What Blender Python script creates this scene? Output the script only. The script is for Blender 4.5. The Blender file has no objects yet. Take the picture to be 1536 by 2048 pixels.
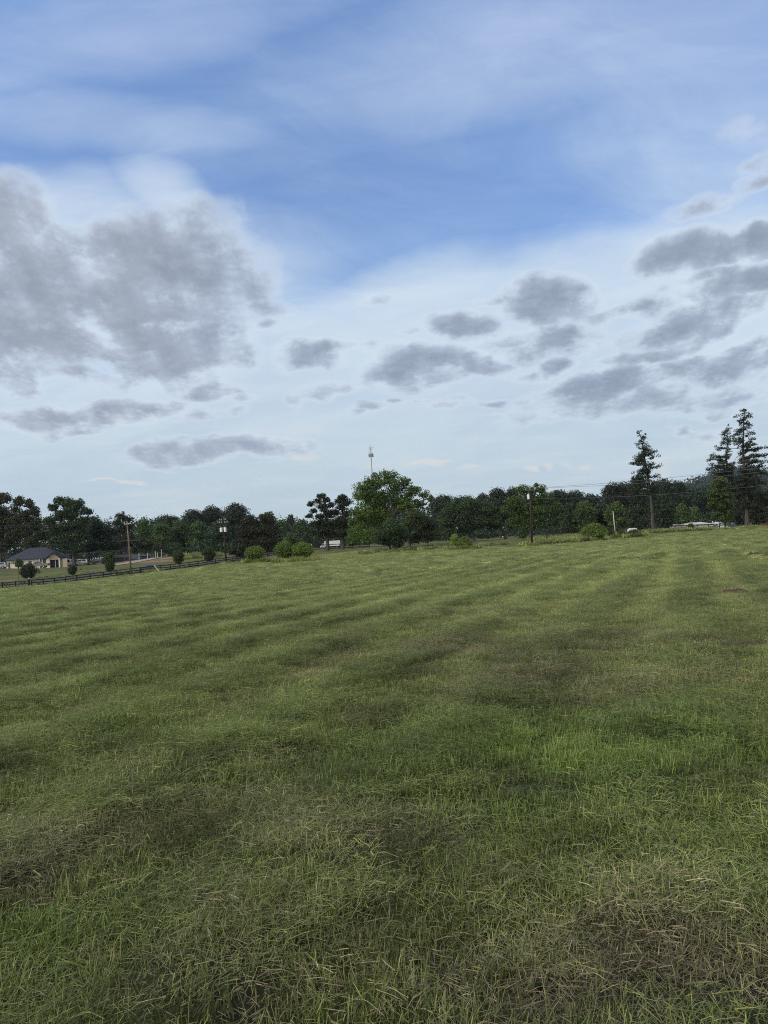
import bpy, math, random
import numpy as np
from mathutils import Matrix, Vector
R = math.radians
SC = bpy.context.scene
COL = SC.collection

# ------------------------------------------------------------------ camera
F_PX = 1540.0
CAM_H = 1.6
PITCH, ROLL = R(2.38), R(-3.2)
cam_d = bpy.data.cameras.new('camera')
cam = bpy.data.objects.new('camera', cam_d); COL.objects.link(cam)
cam_d.sensor_fit = 'VERTICAL'; cam_d.sensor_height = 24.0
cam_d.lens = F_PX / 2048.0 * 24.0
cam_d.clip_start = 0.05; cam_d.clip_end = 20000
CM = Matrix.Rotation(R(90) + PITCH, 4, 'X') @ Matrix.Rotation(ROLL, 4, 'Z')
cam.matrix_world = Matrix.Translation((0, 0, CAM_H)) @ CM
SC.camera = cam
CM3 = np.array(CM.to_3x3())

def ray(px, py):
    d = CM3 @ np.array([(px - 768) / F_PX, (1024 - py) / F_PX, -1.0])
    return d / d[1]                      # scaled so that y = 1
def hor(px):                              # picture row of the horizon
    return 1024 + F_PX * (math.tan(PITCH)) / math.cos(ROLL) + (px - 768) * math.tan(ROLL)

# ------------------------------------------------------------------ render settings
SC.view_settings.view_transform = 'Standard'; SC.view_settings.look = 'None'
SC.view_settings.exposure = 0.0; SC.view_settings.gamma = 1.0
SC.cycles.max_bounces = 6; SC.cycles.diffuse_bounces = 3; SC.cycles.transparent_max_bounces = 8
SC.cycles.use_denoising = False
SC.cycles.use_adaptive_sampling = False; SC.cycles.filter_width = 1.05
try: SC.cycles.denoiser = 'OPENIMAGEDENOISE'; SC.cycles.denoising_prefilter = 'ACCURATE'; SC.cycles.denoising_input_passes = 'RGB_ALBEDO_NORMAL'
except Exception: pass

# ------------------------------------------------------------------ node helper
class NT:
    def __init__(s, tree): s.t = tree; s.n = tree.nodes; s.l = tree.links
    def node(s, typ, **kw):
        n = s.n.new(typ)
        for k, v in kw.items(): setattr(n, k, v)
        return n
    def set(s, sock, v):
        if isinstance(v, bpy.types.NodeSocket): s.l.new(v, sock)
        elif isinstance(v, (tuple, list)) and len(v) == 3 and sock.type == 'RGBA': sock.default_value = (*v, 1)
        else: sock.default_value = v
    def math(s, op, a, b=None, c=None, clamp=False):
        n = s.node('ShaderNodeMath', operation=op, use_clamp=clamp)
        s.set(n.inputs[0], a)
        if b is not None: s.set(n.inputs[1], b)
        if c is not None: s.set(n.inputs[2], c)
        return n.outputs[0]
    def vmath(s, op, a, b=None, sc=None):
        n = s.node('ShaderNodeVectorMath', operation=op)
        s.set(n.inputs[0], a)
        if b is not None: s.set(n.inputs[1], b)
        if sc is not None: s.set(n.inputs['Scale'], sc)
        return n.outputs['Value'] if op in ('LENGTH', 'DOT_PRODUCT', 'DISTANCE') else n.outputs[0]
    def comb(s, x, y, z=0.0):
        n = s.node('ShaderNodeCombineXYZ'); s.set(n.inputs[0], x); s.set(n.inputs[1], y); s.set(n.inputs[2], z); return n.outputs[0]
    def noise(s, v, scale=1, detail=4, rough=.5, dist=0.0):
        n = s.node('ShaderNodeTexNoise'); s.set(n.inputs['Vector'], v)
        n.inputs['Scale'].default_value = scale; n.inputs['Detail'].default_value = detail
        n.inputs['Roughness'].default_value = rough; n.inputs['Distortion'].default_value = dist
        return n.outputs[0]
    def smooth(s, v, a, b, lo=0.0, hi=1.0):
        n = s.node('ShaderNodeMapRange', interpolation_type='SMOOTHSTEP'); s.set(n.inputs[0], v)
        n.inputs[1].default_value = a; n.inputs[2].default_value = b; n.inputs[3].default_value = lo; n.inputs[4].default_value = hi
        return n.outputs[0]
    def mix(s, f, a, b, mode='MIX'):
        n = s.node('ShaderNodeMix', data_type='RGBA', blend_type=mode)
        s.set(n.inputs[0], f); s.set(n.inputs[6], a); s.set(n.inputs[7], b); return n.outputs[2]
    def attr(s, name, typ='GEOMETRY'):
        n = s.node('ShaderNodeAttribute', attribute_name=name, attribute_type=typ); return n

def srgb(r, g, b):
    f = lambda c: c / 12.92 if c <= .04045 else ((c + .055) / 1.055) ** 2.4
    return (f(r / 255), f(g / 255), f(b / 255))

# ------------------------------------------------------------------ world: Nishita sky with real-direction clouds
SUN_EL, SUN_ROT = R(38), R(238)           # high to the left, a little behind the viewer
SKY_STR = 0.1
W = bpy.data.worlds.new('World'); SC.world = W; W.use_nodes = True
w = NT(W.node_tree); w.n.clear()
sky = w.node('ShaderNodeTexSky', sky_type='NISHITA'); sky.sun_disc = False
sky.sun_elevation = SUN_EL; sky.sun_rotation = SUN_ROT; sky.air_density = 1.0; sky.dust_density = 0.6; sky.ozone_density = 2.0
tc = w.node('ShaderNodeTexCoord')
sep = w.node('ShaderNodeSeparateXYZ'); w.l.new(tc.outputs['Generated'], sep.inputs[0])
dx, dy, dz = sep.outputs
ys = w.math('MAXIMUM', dy, 0.18)
u = w.math('DIVIDE', dx, ys); v = w.math('DIVIDE', dz, ys)
uv = w.comb(u, v)
inv = w.math('DIVIDE', 1.0, w.math('ADD', w.math('MAXIMUM', v, 0.0), 0.30))
persp = w.comb(w.math('MULTIPLY', u, w.math('ADD', inv, .8)), w.math('MULTIPLY', inv, 1.25))    # the cloud deck seen in perspective
def C(rgb, k=1.0):   # picture colour -> radiance before the background strength
    return tuple(c / SKY_STR * k for c in srgb(*rgb))
def blobs(lst):
    """soft ellipses, three to a vector: (px, py, rx, ry, weight[, tilt])"""
    U = w.comb(BU, BU, BU); V_ = w.comb(BV, BV, BV); acc = None
    lst = list(lst)
    while len(lst) % 3: lst.append(lst[-1])
    for k in range(0, len(lst), 3):
        co = []
        for b in lst[k:k + 3]:
            d = ray(b[0], b[1]); cu, cv = d[0], d[2]; rx, ry = b[2] / F_PX, b[3] / F_PX
            a = R(b[5] if len(b) > 5 else 0); c_, s_ = math.cos(a), math.sin(a)
            co.append((c_ / rx, s_ / rx, -(cu * c_ + cv * s_) / rx, -s_ / ry, c_ / ry, (cu * s_ - cv * c_) / ry, -b[4] * .62, b[4]))
        q = [tuple(co[i][j] for i in range(3)) for j in range(8)]
        def madd(x, y, z):
            n = w.node('ShaderNodeVectorMath', operation='MULTIPLY_ADD')
            for i_, s_ in enumerate((x, y, z)): w.set(n.inputs[i_], s_)
            return n.outputs[0]
        A = madd(U, q[0], madd(V_, q[1], q[2])); B = madd(U, q[3], madd(V_, q[4], q[5]))
        D = madd(B, B, w.vmath('MULTIPLY', A, A))
        S = madd(D, q[6], q[7])
        acc = w.vmath('MAXIMUM', acc if acc is not None else (0, 0, 0), S)
        U = madd(acc, (1e-9,) * 3, U)
    sp = w.node('ShaderNodeSeparateXYZ'); w.l.new(acc, sp.inputs[0])
    return w.math('MAXIMUM', w.math('MAXIMUM', sp.outputs[0], sp.outputs[1]), sp.outputs[2])
# warp the look-up so that nothing keeps an elliptical edge
nz = w.node('ShaderNodeTexNoise'); w.l.new(persp, nz.inputs['Vector']); nz.inputs['Scale'].default_value = 3.2; nz.inputs['Detail'].default_value = 3
wv = w.vmath('SCALE', w.vmath('SUBTRACT', nz.outputs['Color'], (0.5, 0.5, 0.5)), sc=0.06)
uv0 = uv
uvs = w.node('ShaderNodeSeparateXYZ'); w.l.new(w.vmath('ADD', uv0, wv), uvs.inputs[0]); BU, BV = uvs.outputs[0], uvs.outputs[1]

f_big = w.noise(persp, 4.0, 5, .5)
f_fine = w.noise(persp, 8.5, 9, .61)
f_wisp = w.noise(w.comb(w.math('MULTIPLY', u, 2.0), w.math('ADD', w.math('MULTIPLY', v, 5.0), w.math('MULTIPLY', u, 0.8))), 1.6, 7, .62, 0.7)

# pale veil: thick near the horizon, thin overhead, with a clear blue window
veil = blobs([(150, 600, 480, 200, 1.0, 0), (900, 680, 900, 150, 1.2, 8), (1380, 600, 480, 180, 1.2, 10),
              (700, 900, 2600, 260, 1.3, 3), (1450, 330, 240, 260, .5, 0), (120, 470, 220, 130, .8, 0), (330, 390, 110, 70, .8, -35),
              (300, 50, 700, 90, .40, 10), (1250, 70, 700, 140, .55, 5), (100, 230, 380, 60, .42, -8), (1430, 180, 300, 260, .45)])
low = w.smooth(v, 0.30, 0.10)
veil = w.math('ADD', veil, w.math('MULTIPLY', w.math('SUBTRACT', f_wisp, .5), .9))
veil = w.smooth(veil, -0.25, 1.0)
veil = w.math('MAXIMUM', veil, low)
horizon_c = C((196, 211, 220)); mid_c = C((209, 225, 240))
pale = w.mix(w.smooth(v, 0.02, 0.34), horizon_c, mid_c)
pale = w.mix(w.smooth(v, 0.34, 0.75), pale, C((182, 200, 233)))
skyb = w.mix(1.0, sky.outputs[0], w.mix(w.smooth(v, .2, 1.0), (1.45, 1.56, 1.78), (2.2, 2.32, 2.5)), 'MULTIPLY')
SKYB = skyb
base = w.mix(w.math('MULTIPLY', veil, .94), skyb, pale)
# brighter and duller folds in the veil
fold = w.noise(w.comb(w.math('MULTIPLY', u, 1.6), w.math('ADD', w.math('MULTIPLY', v, 7.0), w.math('MULTIPLY', u, -.6))), 1.7, 6, .6, .4)
base = w.mix(w.smooth(fold, .35, .68), w.mix(1.0, base, (.90, .93, .965), 'MULTIPLY'), w.mix(1.0, base, (1.05, 1.04, 1.02), 'MULTIPLY'))
# soft light streaks low over the trees
lowwisp = w.smooth(w.noise(w.comb(w.math('MULTIPLY', u, 2.5), w.math('MULTIPLY', v, 22)), 2.0, 5, .6), .48, .72)
lowwisp = w.math('MULTIPLY', lowwisp, w.smooth(v, .36, .05))
base = w.mix(w.math('MULTIPLY', lowwisp, .35), base, C((216, 224, 230)))

# grey cumulus: (px, py, rx, ry, weight, tilt)
G = [(50, 575, 190, 120, 1.0), (330, 520, 180, 100, 1.05), (420, 560, 130, 90, 1.0), (290, 610, 220, 80, 1.0), (30, 660, 160, 110, 1.0),
     (340, 700, 150, 80, 1.0), (110, 690, 120, 60, .9), (10, 440, 90, 90, .85), (390, 445, 110, 60, .72), (160, 750, 130, 30, .65),
     (160, 825, 170, 34, .92), (290, 815, 90, 22, .7), (150, 862, 60, 14, .6), (395, 835, 70, 14, .55), (420, 785, 70, 24, .75), (490, 800, 40, 14, .6), (480, 828, 40, 12, .55),
     (530, 625, 60, 20, .65), (525, 655, 26, 14, .6), (620, 708, 75, 32, .9), (830, 735, 105, 45, .92), (690, 690, 40, 14, .55),
     (760, 605, 40, 10, .45), (925, 657, 75, 30, 1.0), (1095, 597, 100, 52, 1.1), (960, 730, 62, 20, .85), (660, 780, 60, 16, .7), (590, 800, 20, 18, .5),
     (725, 818, 40, 16, .7), (790, 805, 34, 10, .5), (855, 800, 34, 8, .5), (890, 815, 34, 12, .6), (930, 797, 26, 10, .55), (985, 803, 34, 12, .7),
     (1090, 690, 120, 36, 1.0, 4), (1110, 733, 44, 18, .9), (1220, 768, 170, 34, 1.05, 10), (1390, 645, 140, 44, 1.1, 12), (1500, 570, 150, 34, 1.05, 14),
     (1390, 505, 110, 48, 1.1, 4), (1520, 480, 90, 40, 1.05, 15), (1480, 722, 180, 30, .95, 6), (1290, 610, 110, 22, .75, 6), (1420, 560, 100, 20, .7, 8), (1310, 706, 120, 22, .9, 8),
     (1400, 410, 80, 20, .72, 12), (1515, 330, 50, 22, .55, 20), (1490, 262, 60, 26, .30, 20), (1510, 365, 60, 18, .75, 10), (1280, 800, 240, 28, .85, 6), (1450, 800, 180, 30, .7, 4),
     (1380, 865, 80, 8, .5), (1412, 866, 26, 12, .6), (1200, 630, 60, 20, .55), (1040, 750, 50, 12, .6), (1440, 830, 130, 10, .6, 4),
     (430, 905, 175, 22, .95, 0), (330, 905, 75, 26, .95), (540, 905, 80, 18, .8), (690, 775, 40, 10, .5), (1000, 830, 50, 8, .35),
     (820, 672, 30, 10, .5), (970, 605, 36, 12, .5), (735, 690, 30, 12, .5)]
gb = blobs([(g[0], g[1], g[2] * 1.15, g[3] * 1.13, g[4] + (.22 if g[2] < 120 else .12 if g[0] > 700 else .16)) + tuple(g[5:]) for g in G])
gd = w.math('ADD', gb, w.math('MULTIPLY', w.math('SUBTRACT', f_fine, .5), 2.05))
gd = w.math('ADD', gd, w.math('MULTIPLY', w.math('SUBTRACT', f_big, .5), 1.0))
behind = w.smooth(dy, 0.35, -0.1)         # broken cloud over the rest of the sky, where the photograph does not look
gd = w.math('ADD', gd, w.math('MULTIPLY', behind, .25))
gm = w.smooth(gd, 0.42, 0.98)
core = w.smooth(gd, 0.6, 1.35)
g_light = C((176, 190, 210)); g_dark = C((135, 149, 170)); g_warm = C((146, 154, 168))
gc = w.mix(core, g_light, g_dark)
gc = w.mix(w.math('MULTIPLY', w.smooth(u, -.1, -.35), .65), gc, w.mix(core, C((168, 178, 196)), g_warm))
gc = w.mix(w.smooth(v, .20, .04), gc, w.mix(core, C((184, 196, 208)), C((158, 172, 188))))
gc = w.mix(w.smooth(f_big, .38, .66), gc, w.mix(1.0, gc, (1.16, 1.15, 1.13), 'MULTIPLY'))
f_in = w.noise(persp, 8, 5, .5)
up_ = w.noise(w.vmath('ADD', persp, (0.0, -0.04, 0.0)), 8.5, 9, .61)
rim = w.math('SUBTRACT', f_fine, up_)
gc = w.mix(w.smooth(rim, .0, .16), gc, w.mix(1.0, gc, (1.20, 1.19, 1.17), 'MULTIPLY'))
gc = w.mix(w.smooth(rim, .0, -.16), gc, w.mix(1.0, gc, (.90, .905, .92), 'MULTIPLY'))
gc = w.mix(w.smooth(f_in, .42, .68), gc, w.mix(1.0, gc, (1.06, 1.06, 1.055), 'MULTIPLY'))
base = w.mix(w.math('MULTIPLY', w.math('MULTIPLY', w.smooth(gd, .10, .50), w.smooth(gb, .05, .6)), .30), base, C((222, 232, 242)))     # thin lit fringe round each cloud
out = w.mix(w.math('MULTIPLY', gm, .93), base, gc)
# small sunlit heaps low over the trees
Wt = [(615, 920, 34, 12, .95), (640, 912, 16, 8, .8), (850, 930, 75, 9, .8), (945, 948, 45, 7, .8), (1060, 940, 24, 8, 1.0), (1105, 938, 14, 7, .8), (1140, 936, 12, 7, .7), (1165, 940, 16, 4, .7), (230, 970, 110, 6, .8), (740, 932, 60, 7, .6),
      (1325, 915, 20, 9, .8), (1380, 918, 8, 8, .7), (300, 895, 40, 7, .4), (1330, 940, 22, 12, .7)]
wb = w.math('ADD', blobs(Wt), w.math('MULTIPLY', w.math('SUBTRACT', f_fine, .5), 1.1))
out = w.mix(w.math('MULTIPLY', w.smooth(wb, .3, .95), .75), out, C((222, 222, 222)))
glow = w.mix(w.smooth(f_big, .3, .7), C((226, 226, 224)), C((250, 244, 232)), 'MIX')      # unseen sky behind the viewer, made pale and bright to light the field
out = w.mix(w.math('MULTIPLY', behind, .7), out, glow)
bg = w.node('ShaderNodeBackground'); w.set(bg.inputs[0], out); bg.inputs[1].default_value = SKY_STR
wo = w.node('ShaderNodeOutputWorld'); w.l.new(bg.outputs[0], wo.inputs[0])
W.cycles.sampling_method = 'MANUAL'; W.cycles.sample_map_resolution = 512

# ------------------------------------------------------------------ sun behind thin cloud
sd = bpy.data.lights.new('sun', 'SUN'); sd.energy = 2.4; sd.angle = R(16); sd.color = (1.0, 0.93, 0.80)
sun = bpy.data.objects.new('sun', sd); COL.objects.link(sun)
az = SUN_ROT                               # Nishita: direction = (sin rot, cos rot)
sdir = Vector((math.sin(az) * math.cos(SUN_EL), math.cos(az) * math.cos(SUN_EL), math.sin(SUN_EL)))
sun.rotation_euler = (-sdir).to_track_quat('-Z', 'Y').to_euler()
# ------------------------------------------------------------------ noise + terrain
_rs = np.random.RandomState(7)
_LAT = [_rs.rand(256, 256) for _ in range(6)]
def vnoise(x, y, k=0):
    L = _LAT[k % 6]
    xi = np.floor(x).astype(int); yi = np.floor(y).astype(int)
    fx = x - xi; fy = y - yi
    fx = fx * fx * (3 - 2 * fx); fy = fy * fy * (3 - 2 * fy)
    a = L[xi & 255, yi & 255]; b = L[(xi + 1) & 255, yi & 255]; c = L[xi & 255, (yi + 1) & 255]; d = L[(xi + 1) & 255, (yi + 1) & 255]
    return (a * (1 - fx) + b * fx) * (1 - fy) + (c * (1 - fx) + d * fx) * fy
def fbm(x, y, oct=4, k=0, gain=.5):
    s = 0; a = 1; t = 0
    for i in range(oct):
        s = s + a * vnoise(x * 2 ** i + 17.3 * i, y * 2 ** i - 9.1 * i, k + i); t += a; a *= gain
    return s / t
def sstep(a, b, x):
    t = np.clip((np.asarray(x, float) - a) / (b - a), 0, 1); return t * t * (3 - 2 * t)

# measured edges in the photograph: column, row, distance -> height of the land
CTRL = [(-250, 1192, 145), (0, 1178, 150), (145, 1164, 160), (260, 1150, 161), (350, 1140, 172), (448, 1126, 184), (490, 1121, 190), (580, 1124, 130),
        (500, 1126, 135), (0, 1160, 180), (60, 1137, 222), (0, 1137, 222), (-250, 1150, 222), (145, 1149, 180), (145, 1135, 225), (300, 1143, 172), (260, 1128, 200), (300, 1117, 222), (448, 1108, 230),
        (380, 1130, 190), (620, 1101, 203), (700, 1099, 185), (700, 1096, 208), (780, 1105, 150), (818, 1099, 165), (850, 1089, 205), (925, 1099, 140), (950, 1083, 200),
        (1062, 1092, 140), (1062, 1080, 165), (1010, 1079, 200), (1190, 1081, 140), (1306, 1065, 165), (1250, 1077, 140), (1452, 1059, 165), (1490, 1057, 160), (1385, 1061, 190),
        (1600, 1053, 160), (1900, 1036, 160), (1536, 1054, 200), (1800, 1042, 200), (1190, 1068, 200)]
pts = []
for px, py, Y in CTRL:
    d = ray(px, py); pts.append((d[0] * 150, Y, CAM_H + d[2] * Y))
for X in (-130, -80, -40, 0, 40, 80, 130):
    for Y, z in ((0, 0), (12, 0), (35, -.12 + X * .0035), (75, -.5 + X * .007)): pts.append((X, Y, z))
    pts.append((X, 300, 1.6)); pts.append((X, 420, 2.0))
pts = np.array(pts)
def tpk(r2): return np.where(r2 > 1e-9, r2 * np.log(np.maximum(r2, 1e-9)) * .5, 0)
_P = pts[:, :2]; _n = len(pts)
_K = tpk(((_P[:, None] - _P[None]) ** 2).sum(-1)) + np.eye(_n) * 12.0
_A = np.zeros((_n + 3, _n + 3)); _A[:_n, :_n] = _K; _A[:_n, _n] = 1; _A[:_n, _n + 1:] = _P; _A[_n, :_n] = 1; _A[_n + 1:, :_n] = _P.T
_S = np.linalg.solve(_A, np.concatenate([pts[:, 2], np.zeros(3)]))
MOW = np.array([math.sin(R(21)), math.cos(R(21))]); MOWP = np.array([MOW[1], -MOW[0]])
def macro(x, y):
    x = np.asarray(x, float); y = np.asarray(y, float)
    uu = np.clip(x / np.maximum(y, 35), -.85, .85) * 150; yy = np.clip(y, 0, 420)
    sh = uu.shape; uu = uu.ravel(); yy = yy.ravel(); out = np.empty_like(uu)
    for s in range(0, len(uu), 40000):
        a = uu[s:s + 40000]; b = yy[s:s + 40000]
        r2 = (a[:, None] - _P[:, 0]) ** 2 + (b[:, None] - _P[:, 1]) ** 2
        out[s:s + 40000] = tpk(r2) @ _S[:_n] + _S[_n] + _S[_n + 1] * a + _S[_n + 2] * b
    out = out.reshape(sh)
    rr = np.hypot(x, y)
    return out
def rowphase(x, y):
    p = x * MOWP[0] + y * MOWP[1]
    return (p + 1.6 * (fbm(x * .02, y * .02, 2, 1) - .5)) / 1.75
def streak(x, y):                                    # fine wisps of hay drawn out along the mowing direction
    a = x * MOW[0] + y * MOW[1]; p = x * MOWP[0] + y * MOWP[1]
    return fbm(p * 2.4, a * .30, 3, 2)
def infield(x, y):                                   # 1 on the mown field, 0 beyond its edge
    xs = np.array([-.60, -.497, -.33, -.21, -.12, -.04, .04, .10, .19, .27, .36, .5, .7]); ysx = np.array([148, 149, 160, 174, 168, 176, 146, 150, 137, 134, 150, 153, 153.])
    e = np.interp(np.asarray(x) / np.maximum(y, 1), xs, ysx)
    return 1 - sstep(-1.5, 1.5, y - e)
def relief(x, y):
    f = infield(x, y)
    ph = rowphase(x, y)
    ridge = (.5 + .5 * np.cos(ph * 2 * math.pi)) ** 3
    br = fbm(x * .35, y * .35, 3, 2)
    near = .7 + .3 * sstep(2, 12, np.hypot(x, y))
    z = ridge * (.075 + .025 * br) * near
    z = z + (fbm(x * 2.2, y * 2.2, 4, 3) - .5) * .085 + (np.abs(fbm(x * 2.3, y * 2.3, 3, 1) - .5) ** .5 - .4) * .07 + (fbm(x * .22, y * .22, 2, 4) - .5) * .05
    return z * (0.35 + 0.65 * f)
def gz(x, y): return macro(x, y) + relief(x, y)
def gz1(x, y): return float(gz(np.array([x]), np.array([y]))[0])

def W2(px, Y, py=None):
    """a point of the land seen in picture column px at distance Y"""
    if py is None: py = hor(px) + 15
    d = ray(px, py); x = d[0] * Y
    return x, Y, gz1(x, Y)
def H(px, Y, dpx): return dpx * Y / F_PX

def field_hit(px, py):                                # where the line of sight meets the field
    d = ray(px, py); Y = 1.6 / max(1e-4, -d[2])
    for _ in range(12):
        z = gz1(d[0] * Y, Y); Y = min(Y * .5 + .5 * (CAM_H - z) / max(1e-4, -d[2]), 400)
    return d[0] * Y, Y

# patches that have their own colour: (px, py, half-width m along the picture, half-depth m, kind, weight)
PATCH = []
for px, py, rx, ry, k, wt in [(1240, 1440, 1.8, 1.5, 'lush', .8), (1120, 1500, 1.0, 1.0, 'lush', .7), (1340, 1500, 1.0, .7, 'lush', .6), (1050, 1640, .5, .5, 'lush', .8),
        (640, 1520, .8, .8, 'lush', .5), (60, 1850, .45, .4, 'lush', .8), (60, 1545, .7, .7, 'lush', .7), (420, 1470, 1.0, .5, 'lush', .5), (850, 1250, 2.4, 1.5, 'lush', .5),
        (1085, 1370, 1.3, .9, 'dry', 1), (690, 1325, 1.3, 1.3, 'dry', .9), (1215, 1290, 1.8, 1.8, 'dry', .9), (915, 1302, .8, .9, 'dry', 1.2), (1050, 1222, 2.4, 3, 'dry', .8), (800, 1240, 2, 3, 'dry', .4), (1300, 1390, 1.2, .9, 'dry', .6),
        (1465, 1188, 1.3, 2.6, 'dry', 1.1), (120, 1335, 1.2, 1.5, 'dry', .6), (160, 1360, 1.0, .8, 'dry', .5), (330, 1650, .5, .5, 'dry', .8), (90, 1720, .5, .3, 'dry', .7), (1500, 1300, 1.6, 1.6, 'dry', .7), (20, 1740, .35, .3, 'dry', .9),
        (600, 1815, .4, .22, 'dry', .8), (470, 1980, .4, .25, 'dry', .9), (1300, 1960, .55, .35, 'dry', 1), (1450, 1900, .4, .3, 'dry', .9), (1240, 1860, .3, .3, 'dry', .7), (1030, 1580, .35, .35, 'dry', .9), (800, 1930, .3, .12, 'dry', .5), (1090, 2010, .4, .2, 'dry', .8), (300, 1530, .8, .3, 'dry', .5),
        (820, 1415, 1.6, .35, 'clip', 1), (500, 1600, 1.6, .30, 'clip', 1), (200, 1690, 1.3, .22, 'clip', 1), (1180, 1690, .9, .25, 'clip', .9), (350, 1500, 1.6, .4, 'clip', .9), (1400, 1400, 1.5, .5, 'clip', .9), (1200, 1340, 2.2, .5, 'clip', .8), (620, 1230, 3, 1.5, 'clip', .6), (100, 1960, .5, .3, 'clip', .9)]:
    x, y = field_hit(px, py); PATCH.append((x, y, rx * .8, ry * .8, k, wt * (.85 if py > 1360 or rx < 1 else .5)))
def patchsum(x, y, kind):
    s = np.zeros_like(np.asarray(x, float))
    wx = (fbm(x * 1.3, y * 1.3, 3, 5) - .5) * 1.1; wy = (fbm(x * 1.3 + 50, y * 1.3, 3, 2) - .5) * 1.1
    for (cx, cy, rx, ry, k, wt) in PATCH:
        if k != kind: continue
        d2 = ((x - cx + wx * rx) / rx) ** 2 + ((y - cy + wy * ry) / ry) ** 2
        s = s + wt * np.exp(-d2 * .8)
    return s
def masks(x, y):
    x = np.asarray(x, float); y = np.asarray(y, float)
    big = fbm(x * .12, y * .12, 3, 0); mid = fbm(x * .7 + 9, y * .7, 4, 1); fine = fbm(x * 3.1, y * 3.1, 3, 4)
    nearf = 1 - sstep(3, 9, np.hypot(x, y))
    dry = patchsum(x, y, 'dry') * .8 + sstep(.55, .76, mid * .40 + fine * .60 + .0 * nearf) * .65
    lush = patchsum(x, y, 'lush') * 1.0 + sstep(.54, .76, fbm(x * 1.1 + 40, y * 1.1, 4, 3)) * .6
    ridge = (.5 + .5 * np.cos(rowphase(x, y) * 2 * math.pi)) ** 2
    clip = patchsum(x, y, 'clip') * .8 + ridge * .8 + .3 * sstep(.5, .7, fine)
    return np.clip(dry, 0, 1), np.clip(lush, 0, 1), np.clip(clip, 0, 1)

def new_mesh(name, V, Fq, mats=(), smooth=False, attrs=None):
    """V (n,3); Fq list of arrays of faces with k corners each"""
    me = bpy.data.meshes.new(name)
    V = np.asarray(V, np.float32)
    tot = []; loops = []
    for Fa in (Fq if isinstance(Fq, list) else [Fq]):
        Fa = np.asarray(Fa, np.int32)
        if len(Fa) == 0: continue
        tot.append(np.full(len(Fa), Fa.shape[1], np.int32)); loops.append(Fa.ravel())
    tot = np.concatenate(tot); loops = np.concatenate(loops)
    me.vertices.add(len(V)); me.vertices.foreach_set('co', V.ravel())
    me.loops.add(len(loops)); me.loops.foreach_set('vertex_index', loops)
    me.polygons.add(len(tot)); me.polygons.foreach_set('loop_start', np.concatenate([[0], np.cumsum(tot)[:-1]]).astype(np.int32))
    try: me.polygons.foreach_set('loop_total', tot)
    except Exception: pass
    if smooth: me.polygons.foreach_set('use_smooth', np.ones(len(tot), bool))
    for m in mats: me.materials.append(m)
    me.update(calc_edges=True)
    if attrs:
        for k, (dom, typ, arr) in attrs.items():
            a = me.attributes.new(k, typ, dom)
            if typ == 'FLOAT': a.data.foreach_set('value', np.asarray(arr, np.float32).ravel())
            elif typ == 'INT': a.data.foreach_set('value', np.asarray(arr, np.int32).ravel())
            elif typ == 'FLOAT_VECTOR': a.data.foreach_set('vector', np.asarray(arr, np.float32).ravel())
    me.validate()
    return me
def link(name, me, parent=None, **props):
    o = bpy.data.objects.new(name, me); COL.objects.link(o)
    if parent is not None: o.parent = parent
    for k, v in props.items():
        if v is not None: o[k] = v
    return o

# ------------------------------------------------------------------ materials for the land
def ground_material():
    m = bpy.data.materials.new('field_soil_and_thatch'); m.use_nodes = True
    t = NT(m.node_tree); t.n.clear()
    geo = t.node('ShaderNodeNewGeometry'); P = geo.outputs['Position']
    A = lambda n: t.attr(n).outputs['Fac']
    n1 = t.noise(P, 9, 6, .65); n2 = t.noise(P, 38, 5, .7); n3 = t.noise(P, .45, 4, .6); n4 = t.noise(P, 2.3, 5, .6)
    green = t.mix(t.smooth(n1, .3, .7), (.040, .056, .018), (.108, .128, .044))
    green = t.mix(t.smooth(n4, .35, .7), green, (.118, .138, .048))
    brown = t.mix(t.smooth(n2, .3, .7), (.055, .040, .028), (.15, .115, .085))
    c = t.mix(t.math('MULTIPLY', A('dry'), t.smooth(n1, .25, .6, .35, 1.0)), green, brown)
    c = t.mix(t.math('MULTIPLY', A('lush'), .7), c, (.055, .095, .022))
    c = t.mix(t.math('MULTIPLY', A('clip'), t.smooth(n2, .35, .65, .15, .75)), c, (.060, .074, .030))
    c = t.mix(1.0, c, (.42, .42, .42), 'MULTIPLY')      # soil and thatch darkened: shade between the blades painted into the colour
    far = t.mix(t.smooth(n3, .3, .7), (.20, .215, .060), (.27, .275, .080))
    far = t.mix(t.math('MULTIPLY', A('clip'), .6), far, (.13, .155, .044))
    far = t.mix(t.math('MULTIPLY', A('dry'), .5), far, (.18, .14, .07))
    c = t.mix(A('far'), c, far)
    lawn = t.mix(t.smooth(t.noise(P, .12, 5, .6), .35, .65), (.070, .088, .030), (.125, .122, .045))
    lawn = t.mix(t.math('MULTIPLY', t.smooth(t.noise(P, .9, 4, .6), .5, .7), .5), lawn, (.13, .12, .06))
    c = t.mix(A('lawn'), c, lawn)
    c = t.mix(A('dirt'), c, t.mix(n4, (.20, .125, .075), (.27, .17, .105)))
    b = t.node('ShaderNodeBump'); b.inputs['Strength'].default_value = .9; b.inputs['Distance'].default_value = .03
    t.l.new(t.math('ADD', t.math('MULTIPLY', n2, .5), n1), b.inputs['Height'])
    d = t.node('ShaderNodeBsdfPrincipled'); d.inputs['Roughness'].default_value = .95; d.inputs['Specular IOR Level'].default_value = .1
    t.l.new(c, d.inputs['Base Color']); t.l.new(b.outputs[0], d.inputs['Normal'])
    o = t.node('ShaderNodeOutputMaterial'); t.l.new(d.outputs[0], o.inputs[0])
    return m
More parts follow.
